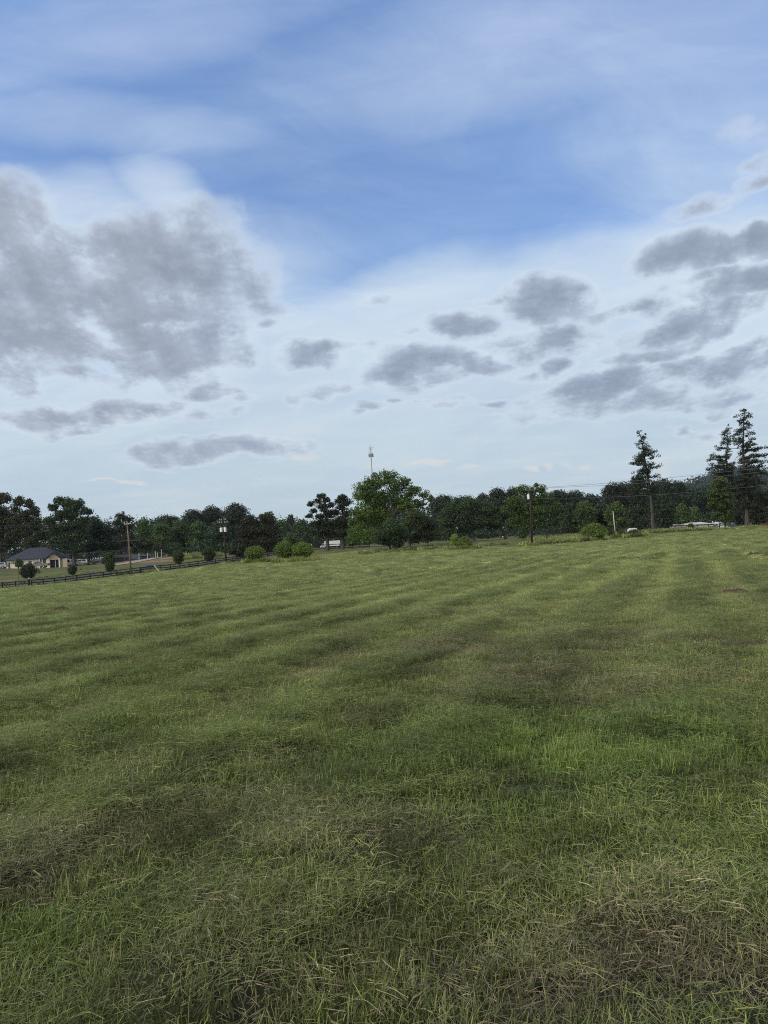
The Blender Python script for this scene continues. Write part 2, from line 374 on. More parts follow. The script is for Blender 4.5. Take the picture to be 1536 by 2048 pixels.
# polar sheet round the camera, fine where it is looked at
ang = np.concatenate([np.linspace(-180, -46, 46, endpoint=False), np.linspace(-46, 46, 900, endpoint=False), np.linspace(46, 180, 46, endpoint=False)])
ang = np.radians(ang)
rad = [0.25]
while rad[-1] < 260: rad.append(rad[-1] * (1.013 if rad[-1] < 130 else 1.006))
while rad[-1] < 9000: rad.append(rad[-1] * 1.15)
rad = np.array(rad)
Rr, Aa = np.meshgrid(rad, ang, indexing='ij')
GX = Rr * np.sin(Aa); GY = Rr * np.cos(Aa)
GZ = gz(GX, GY)
GZ = np.where(Rr > 430, np.minimum(GZ, 2.2) , GZ)
nr, na = Rr.shape
V = np.stack([GX.ravel(), GY.ravel(), GZ.ravel()], 1)
V = np.vstack([V, [[0, 0, gz1(0, 0)]]])
i, j = np.meshgrid(np.arange(nr - 1), np.arange(na), indexing='ij'); j2 = (j + 1) % na
Fq = np.stack([i * na + j, i * na + j2, (i + 1) * na + j2, (i + 1) * na + j], -1).reshape(-1, 4)
Fq = Fq[:, ::-1]
jj = np.arange(na); Ft = np.stack([np.full(na, nr * na), (jj + 1) % na, jj], 1)[:, ::-1]
dry, lush, clip = masks(V[:, 0], V[:, 1])
dd = np.hypot(V[:, 0], V[:, 1])
fld = infield(V[:, 0], V[:, 1]); fld = np.where(V[:, 1] < 1, 1, fld)
uu = V[:, 0] / np.maximum(V[:, 1], 1)
def bank(u0, u1, y0, y1):
    return sstep(u0, u0 + .02, uu) * (1 - sstep(u1 - .02, u1, uu)) * sstep(y0 - 3, y0, V[:, 1]) * (1 - sstep(y1, y1 + 3, V[:, 1]))
nzd = fbm(V[:, 0] * .15, V[:, 1] * .15, 3, 1)
dirt = bank(-.35, -.25, 203, 222) * sstep(.3, .5, nzd) + .55 * bank(-.42, -.33, 212, 222) * sstep(.35, .6, nzd) + .6 * bank(-.54, -.47, 178, 188) * sstep(.35, .55, nzd)
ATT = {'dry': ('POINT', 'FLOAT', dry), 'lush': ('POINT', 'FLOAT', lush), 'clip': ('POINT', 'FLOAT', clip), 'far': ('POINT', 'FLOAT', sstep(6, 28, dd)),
       'lawn': ('POINT', 'FLOAT', 1 - fld), 'dirt': ('POINT', 'FLOAT', np.clip(dirt, 0, 1))}
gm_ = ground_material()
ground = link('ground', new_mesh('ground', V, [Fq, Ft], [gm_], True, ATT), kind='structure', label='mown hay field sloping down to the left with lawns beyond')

# ------------------------------------------------------------------ grass
def blade_set(rng, n, rad_, hmin, hmax, wid, lean, lying=0.0, dirbias=None, curl=.5):
    """returns verts, quads, tris, per-face shade"""
    a = rng.rand(n) * 2 * math.pi; r = rad_ * np.sqrt(rng.rand(n))
    bx, by = r * np.cos(a), r * np.sin(a)
    h = hmin + (hmax - hmin) * rng.rand(n) ** 1.4
    th = rng.rand(n) * 2 * math.pi if dirbias is None else dirbias + rng.randn(n) * .7 + (rng.rand(n) < .5) * math.pi
    ln = np.abs(rng.randn(n)) * lean
    lie = rng.rand(n) < lying
    ln = np.where(lie, 1.25 + rng.rand(n) * .35, np.minimum(ln, 1.2))
    bz = np.where(lie, .008 + rng.rand(n) * .05, -.01)
    dx_, dy_ = np.cos(th), np.sin(th); sx, sy = -dy_, dx_
    w_ = wid * (.6 + .8 * rng.rand(n))
    bend = curl * rng.rand(n) * .6
    side = rng.randn(n) * .12
    P0 = np.stack([bx, by, bz], 1)
    d1 = np.stack([np.sin(ln) * dx_, np.sin(ln) * dy_, np.cos(ln)], 1)
    l2 = np.minimum(ln + bend, 1.75)
    d2 = np.stack([np.sin(l2) * (dx_ + side * sx), np.sin(l2) * (dy_ + side * sy), np.cos(l2)], 1)
    P1 = P0 + d1 * (h * .55)[:, None]; P2 = P1 + d2 * (h * .45)[:, None]
    S = np.stack([sx, sy, np.where(lie, rng.randn(n) * .6, 0)], 1) * (w_ * .5)[:, None]
    Vv = np.stack([P0 - S, P0 + S, P1 + S * .8, P1 - S * .8, P2], 1).reshape(-1, 3)
    k = np.arange(n) * 5
    Q = np.stack([k, k + 1, k + 2, k + 3], 1); T = np.stack([k + 3, k + 2, k + 4], 1)
    return Vv, Q, T
def blade_material():
    m = bpy.data.materials.new('grass_blades'); m.use_nodes = True
    t = NT(m.node_tree); t.n.clear()
    hue = t.attr('hue').outputs['Fac']; sh = t.attr('shade').outputs['Fac']
    dryi = t.attr('tdry', 'INSTANCER').outputs['Fac']; lushi = t.attr('tlush', 'INSTANCER').outputs['Fac']; fari = t.attr('tfar', 'INSTANCER').outputs['Fac']
    r = t.node('ShaderNodeValToRGB'); t.l.new(hue, r.inputs[0]); cr = r.color_ramp
    stops = [(0.0, (.055, .096, .021)), (.25, (.118, .152, .034)), (.45, (.212, .230, .060)), (.6, (.175, .185, .085)), (.75, (.23, .22, .10)), (.88, (.29, .235, .13)), (1.0, (.15, .105, .078))]
    while len(cr.elements) < len(stops): cr.elements.new(.5)
    for e, (p, c) in zip(cr.elements, stops): e.position = p; e.color = (*c, 1)
    c = r.outputs[0]
    c = t.mix(t.math('MULTIPLY', dryi, .45), c, (.175, .140, .086))
    c = t.mix(t.math('MULTIPLY', lushi, .5), c, (.085, .140, .022))
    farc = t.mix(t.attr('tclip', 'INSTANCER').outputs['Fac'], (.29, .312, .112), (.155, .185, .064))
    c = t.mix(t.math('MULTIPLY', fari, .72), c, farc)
    tv = t.attr('tvar', 'INSTANCER').outputs['Fac']; c = t.mix(1.0, c, t.comb(tv, tv, tv), 'MULTIPLY')
    c = t.mix(1.0, c, t.comb(sh, sh, sh), 'MULTIPLY')
    d = t.node('ShaderNodeBsdfPrincipled'); d.inputs['Roughness'].default_value = .55; d.inputs['Specular IOR Level'].default_value = .25
    t.l.new(c, d.inputs['Base Color'])
    tr = t.node('ShaderNodeBsdfTranslucent'); t.l.new(c, tr.inputs[0])
    mx = t.node('ShaderNodeMixShader'); mx.inputs[0].default_value = .28; t.l.new(d.outputs[0], mx.inputs[1]); t.l.new(tr.outputs[0], mx.inputs[2])
    o = t.node('ShaderNodeOutputMaterial'); t.l.new(mx.outputs[0], o.inputs[0])
    return m
BM = blade_material()
GC = bpy.data.collections.new('grass_clump_library')
def clump(name, sets, seed):
    rng = np.random.RandomState(seed); VV, QQ, TT, HU, SHq, HT, SHt = [], [], [], [], [], [], []; off = 0
    for kw, (h0, h1) in sets:
        v_, q_, t_ = blade_set(rng, **kw); n = kw['n']
        hue = h0 + (h1 - h0) * rng.rand(n); s = .65 + .6 * rng.rand(n)
        VV.append(v_); QQ.append(q_ + off); TT.append(t_ + off); HU.append(hue); SHq.append(s * .8); SHt.append(s * 1.1); off += len(v_)
    hue = np.concatenate(HU); me = new_mesh(name, np.vstack(VV), [np.vstack(QQ), np.vstack(TT)], [BM], False,
        {'hue': ('FACE', 'FLOAT', np.concatenate([hue, hue])), 'shade': ('FACE', 'FLOAT', np.concatenate(SHq + SHt))})
    o = bpy.data.objects.new(name, me); GC.objects.link(o); return o
md = math.atan2(MOW[1], MOW[0])
NV = 4
for s in range(NV):   # 0 upright stubble
    clump('grass_clump_a%d' % s, [(dict(n=150, rad_=.30, hmin=.03, hmax=.10, wid=.0040, lean=.38), (.05, .5)), (dict(n=18, rad_=.3, hmin=.05, hmax=.14, wid=.003, lean=.5), (.5, .85)), (dict(n=60, rad_=.32, hmin=.04, hmax=.11, wid=.0024, lean=.3, lying=1.0), (.3, .9))], 10 + s)
for s in range(NV):   # 1 lying clippings, combed along the mowing direction
    clump('grass_clump_b%d' % s, [(dict(n=400, rad_=.34, hmin=.03, hmax=.13, wid=.0022, lean=.3, lying=1.0, dirbias=md), (.08, .66)), (dict(n=50, rad_=.34, hmin=.04, hmax=.13, wid=.0026, lean=.5, lying=.8), (.1, .8)), (dict(n=30, rad_=.3, hmin=.04, hmax=.12, wid=.004, lean=.6), (.05, .5))], 30 + s)
for s in range(NV):   # 2 dry thatch
    clump('grass_clump_c%d' % s, [(dict(n=210, rad_=.32, hmin=.03, hmax=.10, wid=.0022, lean=.3, lying=1.0), (.82, 1.0)), (dict(n=60, rad_=.3, hmin=.03, hmax=.10, wid=.0036, lean=.4), (.15, .55))], 50 + s)
for s in range(NV):   # 3 taller fresh tuft
    clump('grass_clump_d%d' % s, [(dict(n=90, rad_=.12, hmin=.05, hmax=.15, wid=.0042, lean=.5, curl=.9), (.0, .42)), (dict(n=6, rad_=.1, hmin=.1, hmax=.22, wid=.003, lean=.4), (.6, .88))], 70 + s)
for s in range(NV):   # 4 rank grass and weeds at the field edge
    clump('grass_clump_e%d' % s, [(dict(n=130, rad_=.6, hmin=.25, hmax=.75, wid=.05, lean=.28, curl=.7), (.1, .7))], 90 + s)

for s in range(NV):   # 5 broad-leaved weed rosette
    clump('grass_clump_f%d' % s, [(dict(n=16, rad_=.05, hmin=.04, hmax=.10, wid=.022, lean=.9, curl=1.2), (.0, .3)), (dict(n=12, rad_=.10, hmin=.03, hmax=.07, wid=.014, lean=.7, curl=1.0), (.2, .5))], 110 + s)
for s in range(NV):   # 6 pale cut straw stubble
    clump('grass_clump_g%d' % s, [(dict(n=34, rad_=.07, hmin=.05, hmax=.15, wid=.0034, lean=.30), (.70, .92)), (dict(n=24, rad_=.10, hmin=.04, hmax=.12, wid=.0036, lean=.4), (.2, .5))], 130 + s)
def scatter_object(name, X, Y, kind, scl, rotz, dryv, lushv, farv, clipv, label, tilt=.12, seed=1):
    rng = np.random.RandomState(seed); n = len(X)
    Z = gz(X, Y)
    idx = kind * NV + rng.randint(0, NV, n)
    rot = np.stack([rng.randn(n) * tilt, rng.randn(n) * tilt, rotz], 1)
    me = new_mesh_points(name, np.stack([X, Y, Z], 1), {'gidx': ('INT', idx), 'grot': ('FLOAT_VECTOR', rot), 'gscl': ('FLOAT_VECTOR', scl), 'tdry': ('FLOAT', dryv), 'tlush': ('FLOAT', lushv), 'tfar': ('FLOAT', farv), 'tclip': ('FLOAT', clipv), 'tvar': ('FLOAT', (.74 + .62 * sstep(.25, .75, .5 * fbm(X * 2.6, Y * 2.6, 3, 2) + .5 * streak(X, Y))) * (1 - (.46 - .28 * sstep(6, 22, Y)) * sstep(.585, .69, fbm(X * 3.3 + 7, Y * 3.3, 2, 5))) * (1.42 - .02 * sstep(8, 30, Y)) * np.exp(rng.randn(n) * (.16 + .22 * sstep(10, 60, Y))))})  # tvar: tone variation, with shaded gaps between clumps painted as darker spots
    o = link(name, me, kind='stuff', label=label, category='grass')
    md_ = o.modifiers.new('grass', 'NODES'); md_.node_group = GRASS_NG
    return o
def new_mesh_points(name, V, attrs):
    me = bpy.data.meshes.new(name); me.vertices.add(len(V)); me.vertices.foreach_set('co', np.asarray(V, np.float32).ravel())
    for k, (typ, arr) in attrs.items():
        a = me.attributes.new(k, typ, 'POINT'); a.data.foreach_set('vector' if typ == 'FLOAT_VECTOR' else 'value', np.asarray(arr, np.int32 if typ == 'INT' else np.float32).ravel())
    me.materials.append(BM); me.update(); return me
ng = bpy.data.node_groups.new('grass_scatter', 'GeometryNodeTree'); GRASS_NG = ng
ng.interface.new_socket('Geometry', in_out='INPUT', socket_type='NodeSocketGeometry'); ng.interface.new_socket('Geometry', in_out='OUTPUT', socket_type='NodeSocketGeometry')
gi = ng.nodes.new('NodeGroupInput'); go = ng.nodes.new('NodeGroupOutput'); iop = ng.nodes.new('GeometryNodeInstanceOnPoints'); ci = ng.nodes.new('GeometryNodeCollectionInfo')
ci.inputs['Collection'].default_value = GC; ci.inputs['Separate Children'].default_value = True; ci.inputs['Reset Children'].default_value = True
iop.inputs['Pick Instance'].default_value = True
def na_(name, typ):
    n = ng.nodes.new('GeometryNodeInputNamedAttribute'); n.data_type = typ; n.inputs['Name'].default_value = name; return n.outputs['Attribute']
ng.links.new(gi.outputs[0], iop.inputs['Points']); ng.links.new(ci.outputs[0], iop.inputs['Instance'])
ng.links.new(na_('gidx', 'INT'), iop.inputs['Instance Index']); ng.links.new(na_('grot', 'FLOAT_VECTOR'), iop.inputs['Rotation']); ng.links.new(na_('gscl', 'FLOAT_VECTOR'), iop.inputs['Scale'])
ng.links.new(iop.outputs[0], go.inputs[0])

rng = np.random.RandomState(3)
def spread(n, y0, y1, um=.66, pw=1.0, pad=2.5):
    """points with density ~ 1/Y^2 per unit area beyond y0 (pw=1) or even (pw=0)"""
    t = rng.rand(n)
    if pw == 1: Y = y0 * (y1 / y0) ** t
    else: Y = np.sqrt(y0 * y0 + (y1 * y1 - y0 * y0) * t)
    X = (rng.rand(n) * 2 - 1) * (um * Y + pad); return X, Y
XS, YS, SS = [], [], []
x_, y_ = spread(37000, .3, 22, pw=0); XS.append(x_); YS.append(y_); SS.append(np.ones(len(x_)))
x_, y_ = spread(62000, 22, 160, pw=1, pad=4); keep = infield(x_, y_) > .5; x_, y_ = x_[keep], y_[keep]; XS.append(x_); YS.append(y_); SS.append((y_ / 22.) ** .68)
X = np.concatenate(XS); Y = np.concatenate(YS); S = np.concatenate(SS)
n = len(X); dry, lush, clip = masks(X, Y)
q = rng.rand(n)
kind = np.zeros(n, int)
kind[q < clip * .75] = 1
q2 = rng.rand(n); kind[q2 < dry * .7] = 2
q3 = rng.rand(n); kind[(q3 < .19 + lush * .45) & (dry < .55)] = 3
q4 = rng.rand(n); kind[(q4 < .022)] = 5; kind[(q4 > .982)] = 6
hz = (.55 + .65 * rng.rand(n)) * np.where(S > 1, 1.0 + .35 * np.log(S), 1.0)
hz = hz * np.where(kind == 3, .85, 1.0)
scl = np.stack([S * (.85 + .3 * rng.rand(n)), S * (.85 + .3 * rng.rand(n)), hz], 1)
rotz = np.where(kind == 1, rng.randn(n) * .25, rng.rand(n) * 6.28)
dist = np.hypot(X, Y)
scatter_object('mown_grass', X, Y, kind, scl, rotz, dry, lush, sstep(4, 26, dist), clip, 'freshly mown grass and clippings covering the field')
# ------------------------------------------------------------------ vegetation
def leaf_material(name, warm=0.0):
    m = bpy.data.materials.new(name); m.use_nodes = True
    t = NT(m.node_tree); t.n.clear()
    oi = t.node('ShaderNodeObjectInfo'); sh = t.attr('shade').outputs['Fac']; hu = t.attr('hue').outputs['Fac']
    c = t.mix(1.0, oi.outputs['Color'], t.comb(t.math('MULTIPLY', sh, 1.12), t.math('MULTIPLY', sh, 1.14), sh), 'MULTIPLY')
    c = t.mix(t.math('MULTIPLY', hu, .55), c, t.mix(1.0, c, (1.7, 1.25, .55), 'MULTIPLY'))
    d = t.node('ShaderNodeBsdfPrincipled'); d.inputs['Roughness'].default_value = .5; d.inputs['Specular IOR Level'].default_value = .3
    t.l.new(c, d.inputs['Base Color'])
    tr = t.node('ShaderNodeBsdfTranslucent'); t.l.new(t.mix(1.0, c, (1.1, 1.3, .5), 'MULTIPLY'), tr.inputs[0])
    mx = t.node('ShaderNodeMixShader'); mx.inputs[0].default_value = .3; t.l.new(d.outputs[0], mx.inputs[1]); t.l.new(tr.outputs[0], mx.inputs[2])
    o = t.node('ShaderNodeOutputMaterial'); t.l.new(mx.outputs[0], o.inputs[0])
    return m
def rough_material(name, ca, cb, scale=4, stretch=(1, 1, 1), rough=.9, spec=.15, bump=.4, metallic=0.0, lo=.35, hi=.65):
    m = bpy.data.materials.new(name); m.use_nodes = True
    t = NT(m.node_tree); t.n.clear()
    tc_ = t.node('ShaderNodeTexCoord'); mp = t.node('ShaderNodeMapping'); mp.inputs['Scale'].default_value = stretch
    t.l.new(tc_.outputs['Object'], mp.inputs[0]); n = t.noise(mp.outputs[0], scale, 5, .6)
    c = t.mix(t.smooth(n, lo, hi), ca, cb)
    d = t.node('ShaderNodeBsdfPrincipled'); d.inputs['Roughness'].default_value = rough; d.inputs['Specular IOR Level'].default_value = spec; d.inputs['Metallic'].default_value = metallic
    t.l.new(c, d.inputs['Base Color'])
    if bump:
        b = t.node('ShaderNodeBump'); b.inputs['Strength'].default_value = bump; b.inputs['Distance'].default_value = .03; t.l.new(n, b.inputs['Height']); t.l.new(b.outputs[0], d.inputs['Normal'])
    o = t.node('ShaderNodeOutputMaterial'); t.l.new(d.outputs[0], o.inputs[0])
    return m
LEAF = leaf_material('foliage')
BARK = rough_material('bark_grey_brown', (.045, .036, .030), (.12, .095, .078), 3, (1, 1, .25), bump=.8)
BARKL = rough_material('bark_weathered', (.045, .036, .032), (.105, .080, .068), 3, (1, 1, .2), bump=.8)

def tubes(paths, sides=7):
    """paths: list of (points (k,3), radii (k,)) -> verts, quads"""
    VV, QQ = [], []; off = 0
    for P, rr in paths:
        P = np.asarray(P, float); rr = np.asarray(rr, float); k = len(P)
        T = np.gradient(P, axis=0); T /= np.linalg.norm(T, axis=1)[:, None] + 1e-9
        up = np.where(np.abs(T[:, 2:3]) > .9, [[1., 0, 0]], [[0, 0, 1.]])
        A = np.cross(T, up); A /= np.linalg.norm(A, axis=1)[:, None] + 1e-9; B = np.cross(T, A)
        th = np.arange(sides) / sides * 2 * math.pi
        ring = P[:, None] + rr[:, None, None] * (A[:, None] * np.cos(th)[None, :, None] + B[:, None] * np.sin(th)[None, :, None])
        VV.append(ring.reshape(-1, 3))
        i, j = np.meshgrid(np.arange(k - 1), np.arange(sides), indexing='ij'); j2 = (j + 1) % sides
        QQ.append(np.stack([i * sides + j, i * sides + j2, (i + 1) * sides + j2, (i + 1) * sides + j], -1).reshape(-1, 4) + off)
        off += k * sides
    return np.vstack(VV), np.vstack(QQ)

def leaves(rng, lobes, s, dens=1.0, flat=.75, aspect=1.0, shade_var=.30, gap=.0):
    """lobes (n,4): centre + radius, filled with leaf-sized faces on and inside their surface"""
    VV, SH, HU = [], [], []
    lobes = np.asarray(lobes, float)
    lob_sh = 1 + (rng.rand(len(lobes)) - .5) * shade_var; lob_hu = rng.rand(len(lobes)) * .5
    cnt = np.maximum(8, (dens * 8.0 * lobes[:, 3] ** 2 / (s * s)).astype(int))
    idx = np.repeat(np.arange(len(lobes)), cnt); n = len(idx)
    D = rng.randn(n, 3); D /= np.linalg.norm(D, axis=1)[:, None]
    D[:, 2] = np.where(D[:, 2] < -.2, D[:, 2] * .5, D[:, 2])
    rad = lobes[idx, 3] * (1.06 - .55 * rng.rand(n) ** 2)
    # ragged shell: radius modulated by direction
    rad = rad * (1 + .22 * np.sin(D[:, 0] * 7 + idx) * np.cos(D[:, 1] * 6 + idx * 1.7))
    Cc = lobes[idx, :3] + D * rad[:, None] * np.array([1, 1, flat])
    N = D + rng.randn(n, 3) * .85; N /= np.linalg.norm(N, axis=1)[:, None]
    A = np.cross(N, rng.randn(n, 3)); A /= np.linalg.norm(A, axis=1)[:, None]; B = np.cross(N, A)
    sz = s * (.45 + .75 * rng.rand(n))
    a = A * (sz * .5 * aspect)[:, None]; b = B * (sz * .5 / aspect)[:, None]
    V = np.stack([Cc - a * 1.1, Cc - b * .8, Cc + a * 1.1, Cc + b * .8], 1).reshape(-1, 3)
    Q = np.arange(n * 4).reshape(-1, 4)
    shade = lob_sh[idx] * (.72 + .56 * rng.rand(n)); hue = np.clip(lob_hu[idx] + rng.rand(n) * .5 - .2, 0, 1)
    return V, Q, shade, hue
def leaf_object(name, parent, L, color, origin):
    V, Q, sh, hu = L
    me = new_mesh(name, V - np.asarray(origin), [Q], [LEAF], False, {'shade': ('FACE', 'FLOAT', sh), 'hue': ('FACE', 'FLOAT', hu)})
    o = link(name, me, parent); o.color = (*color, 1); return o
def wood_object(name, parent, paths, mat, origin, sides=7):
    V, Q = tubes(paths, sides)
    return link(name, new_mesh(name, V - np.asarray(origin), [Q], [mat], True), parent)
def root(name, loc, label, cat, group=None, rotz=0):
    o = bpy.data.objects.new(name, None); COL.objects.link(o); o.location = loc; o.rotation_euler = (0, 0, rotz); o.empty_display_size = .5
    o['label'] = label; o['category'] = cat
    if group: o['group'] = group
    return o
def WP(px, py, Y):
    d = ray(px, py); return np.array([d[0] * Y, Y, CAM_H + d[2] * Y])
def zat(px, py, Y): return WP(px, py, Y)[2]

OUT = {
    'round': lambda t: (1 - abs(2 * t - .85) ** 2.6 * .78) if t < .43 else max(0, 1 - ((t - .43) / .57) ** 2.3) ** .5,
    'dome':  lambda t: .45 + .55 * min(1, t / .55) if t < .55 else max(0, 1 - ((t - .55) / .45) ** 2) ** .5,
    'oval':  lambda t: max(0, 1 - (2 * t - 1) ** 2) ** .5,
    'cone':  lambda t: max(.05, 1 - t) ** .8 * min(1, .35 + t * 4),
    'vase':  lambda t: .30 + .70 * min(1, t / .62) ** .9 if t < .62 else max(0, 1 - ((t - .62) / .38) ** 2.2) ** .5,
    'broad': lambda t: max(0, 1 - abs(t - .42) ** 2.4 * 3.2) ** .6 if t < .95 else .25,
}
def limb(a, b, r0, r1, rng, n=5, sag=.0):
    a = np.asarray(a, float); b = np.asarray(b, float); L = np.linalg.norm(b - a)
    t = np.linspace(0, 1, n)[:, None]; P = a + (b - a) * t
    off = rng.randn(n, 3) * L * .035; off[0] = 0; off[-1] = 0
    P = P + off + np.array([0, 0, 1]) * (np.sin(t * math.pi) * L * sag)
    return P, np.linspace(r0, r1, n)
def tree(name, label, px, Y, top, w, bot, shape='round', color=(.05, .085, .025), seed=0, flat=.7, lobe=.17, n=None, dens=1.0, leaf=None, asp=1.0, cat='tree', group=None, trunk=None, bark=None, tr=None, base_px=None, hollow=.35):
    rng = np.random.RandomState(seed * 7 + 11)
    pm = (top + bot) / 2
    c = WP(px, pm, Y); x0 = c[0]; zt = zat(px, top, Y); zb = zat(px, bot, Y)
    bx = x0 if base_px is None else WP(base_px, bot, Y)[0]
    g = gz1(bx, Y); Wd = w * Y / F_PX; Ht = zt - g; zb = max(zb, g + .15)
    rt = root(name, (bx, Y, g - .05), label, cat, group)
    O = np.array([bx, Y, g - .05])
    s = leaf or max(.24, .0021 * Y)
    Hc = zt - zb
    n = n or int(34 + 14 * min(3, Hc / max(Wd, .1)))
    lob = []
    for k in range(n):
        t = (k + rng.rand()) / n; ph = rng.rand() * 6.283
        ro = OUT[shape](t) * Wd / 2; rl = lobe * 1.4 * min(Wd, Hc * 1.3) * (.65 + .6 * rng.rand())
        rr_ = max(0, ro - rl * .8) * (hollow + (1 - hollow) * rng.rand() ** .45) if rng.rand() < .8 else max(0, ro - rl) * rng.rand()
        wob = 1 + .18 * math.sin(ph * 2 + seed) + .14 * math.sin(ph * 3 + 2 * seed)
        z = zb + rl * flat * .6 + t * (Hc - rl * flat * 1.5)
        lob.append((x0 + math.cos(ph) * rr_ * wob, Y + math.sin(ph) * rr_ * wob, z, rl))
    L = leaves(rng, lob, s, dens, flat, asp)
    leaf_object('crown', rt, L, color, O)
    r0 = tr or max(.10, Ht * .018)
    split = min(zb + .25 * Hc, g + .5 * Ht)
    pth = [(np.array([[bx, Y, g - .3], [bx + .02 * Ht, Y, g + (split - g) * .5], [x0 * .5 + bx * .5, Y, split]]), np.array([r0 * 1.35, r0, r0 * .8]))]
    tp = np.array([x0 * .5 + bx * .5, Y, split])
    sel = rng.choice(len(lob), min(len(lob), 14), False)
    for q_ in sel: pth.append(limb(tp, np.array(lob[q_][:3]), r0 * .5, .03, rng, 5, .06))
    pth.append(limb(tp, (x0, Y, zt - .1 * Hc), r0 * .7, .04, rng, 5, 0))
    wood_object('trunk', rt, pth, bark or BARK, O)
    return rt
def masses_tree(name, label, Y, masses, base, color, seed, s=None, flat=.75, lobek=.30, nl=16, dens=1.0, r0=.4, bark=None, trunkpts=None, asp=1.0, cat='tree', limbs=26, group=None, spread_=1.0, shv=.35):
    """masses: (px, py, r_px[, dY]) swellings of the crown as seen, each filled with lobes"""
    rng = np.random.RandomState(seed)
    b = WP(base[0], base[1], Y); g = gz1(b[0], Y); O = np.array([b[0], Y, g - .05])
    rt = root(name, O, label, cat, group)
    lob = []
    for M in masses:
        c = WP(M[0], M[1], Y); Rm = M[2] * Y / F_PX; dY_ = M[3] if len(M) > 3 else 0
        for k in range(int(nl * 1.7)):
            D = rng.randn(3); D /= np.linalg.norm(D); rl = Rm * lobek * 1.55 * (.6 + .7 * rng.rand())
            rad = (Rm - rl * .7) * rng.rand() ** .4
            lob.append((c[0] + D[0] * rad, Y + dY_ + D[1] * rad * 1.1 * spread_, max(c[2] + D[2] * rad * .9, g + .5), rl))
    L = leaves(rng, lob, s or max(.24, .0020 * Y), dens, flat, asp, shv)
    leaf_object('crown', rt, L, color, O)
    tpts = trunkpts or [(base[0], base[1]), (base[0] - 2, base[1] - 40)]
    P = [WP(a, b_, Y) for a, b_ in tpts]; P[0][2] = g - .3
    pth = [(np.array(P), np.linspace(r0 * 1.25, r0 * .6, len(P)))]
    top = P[-1]; mid = P[len(P) // 2]
    for M in masses:
        c = WP(M[0], M[1], Y); c[1] += (M[3] if len(M) > 3 else 0)
        st = top if c[2] > top[2] else (mid if c[2] > mid[2] else (P[0] + (mid - P[0]) * .5))
        pth.append(limb(st, c, r0 * .42, .07, rng, 6, .05))
        for _ in range(3):
            e = c + rng.randn(3) * M[2] * Y / F_PX * .5; pth.append(limb(c, e, .09, .025, rng, 4, .03))
    wood_object('trunk', rt, pth, bark or BARK, O)
    return rt
def conifer(name, label, Y, axis, prof, seed, color, r0, bark, lower=(), step=.36, ls=.62, group=None, dens=1.0, droop=-.05):
    """axis: trunk px points bottom->top; prof: (py, left px, right px) reach of the branches"""
    rng = np.random.RandomState(seed)
    A = np.array([WP(a, b, Y) for a, b in axis]); g = gz1(A[0][0], Y); A[0][2] = g - .3
    O = np.array([A[0][0], Y, g - .05]); rt = root(name, O, label, 'tree', group)
    zs = A[:, 2]; xs = A[:, 0]
    rr_ = r0 * (1 - (zs - zs[0]) / (zs[-1] - zs[0])) ** .75 + .03; rr_[0] *= 1.3
    pz = np.array([zat(p[1], p[0], Y) for p in prof])[::-1]
    pl = np.array([WP(p[1], p[0], Y)[0] for p in prof])[::-1]; pr = np.array([WP(p[2], p[0], Y)[0] for p in prof])[::-1]
    pth = [(A, rr_)]; lob = []
    z = pz[0]
    while z < pz[-1]:
        ax = np.interp(z, zs, xs); l = max(.35, ax - np.interp(z, pz, pl)); r = max(.35, np.interp(z, pz, pr) - ax)
        for _ in range(3):
            ph = rng.rand() * 6.283; c_ = math.cos(ph)
            reach = (r if c_ > 0 else l) * (abs(c_) ** .5 * .55 + .45) * (.68 + .44 * rng.rand())
            if rng.rand() < .18: continue
            rise = (rng.rand() - .45) * .75 + droop
            e = np.array([ax + math.cos(ph) * reach, Y + math.sin(ph) * reach * .9, z + reach * rise + .2])
            P = limb((ax, Y, z), e, min(.10, .02 + reach * .02), .02, rng, 5, .04); pth.append(P)
            nlb = max(1, int(reach / (ls * .55)))
            for q_ in range(nlb):
                t = .30 + .75 * (q_ + rng.rand()) / nlb
                if rng.rand() < .15: continue
                c = np.array([ax, Y, z]) + (e - np.array([ax, Y, z])) * min(t, 1.03) + rng.randn(3) * np.array([.22, .22, .14])
                lob.append((*c, ls * 1.32 * (.45 + .55 * rng.rand()) * (1 - .45 * (z - pz[0]) / (pz[-1] - pz[0]))))
        z += step * (.6 + .8 * rng.rand())
    for (apx, apy, epx, epy, dy_) in lower:          # bare dead limbs
        a = WP(apx, apy, Y); e = WP(epx, epy, Y); e[1] += dy_; pth.append(limb(a, e, .09, .02, rng, 6, .05))
    L = leaves(rng, lob, .27, dens, .85, 1.25, .3)
    leaf_object('crown', rt, L, color, O)
    wood_object('trunk', rt, pth, bark, O, 8)
    return rt

OAK = (.064, .108, .024); DK = (.030, .045, .020); PINE = (.026, .036, .021); BR = (.046, .046, .022); MID = (.054, .092, .028); BLU = (.030, .052, .030); LT = (.075, .115, .030); CED = (.026, .036, .024)
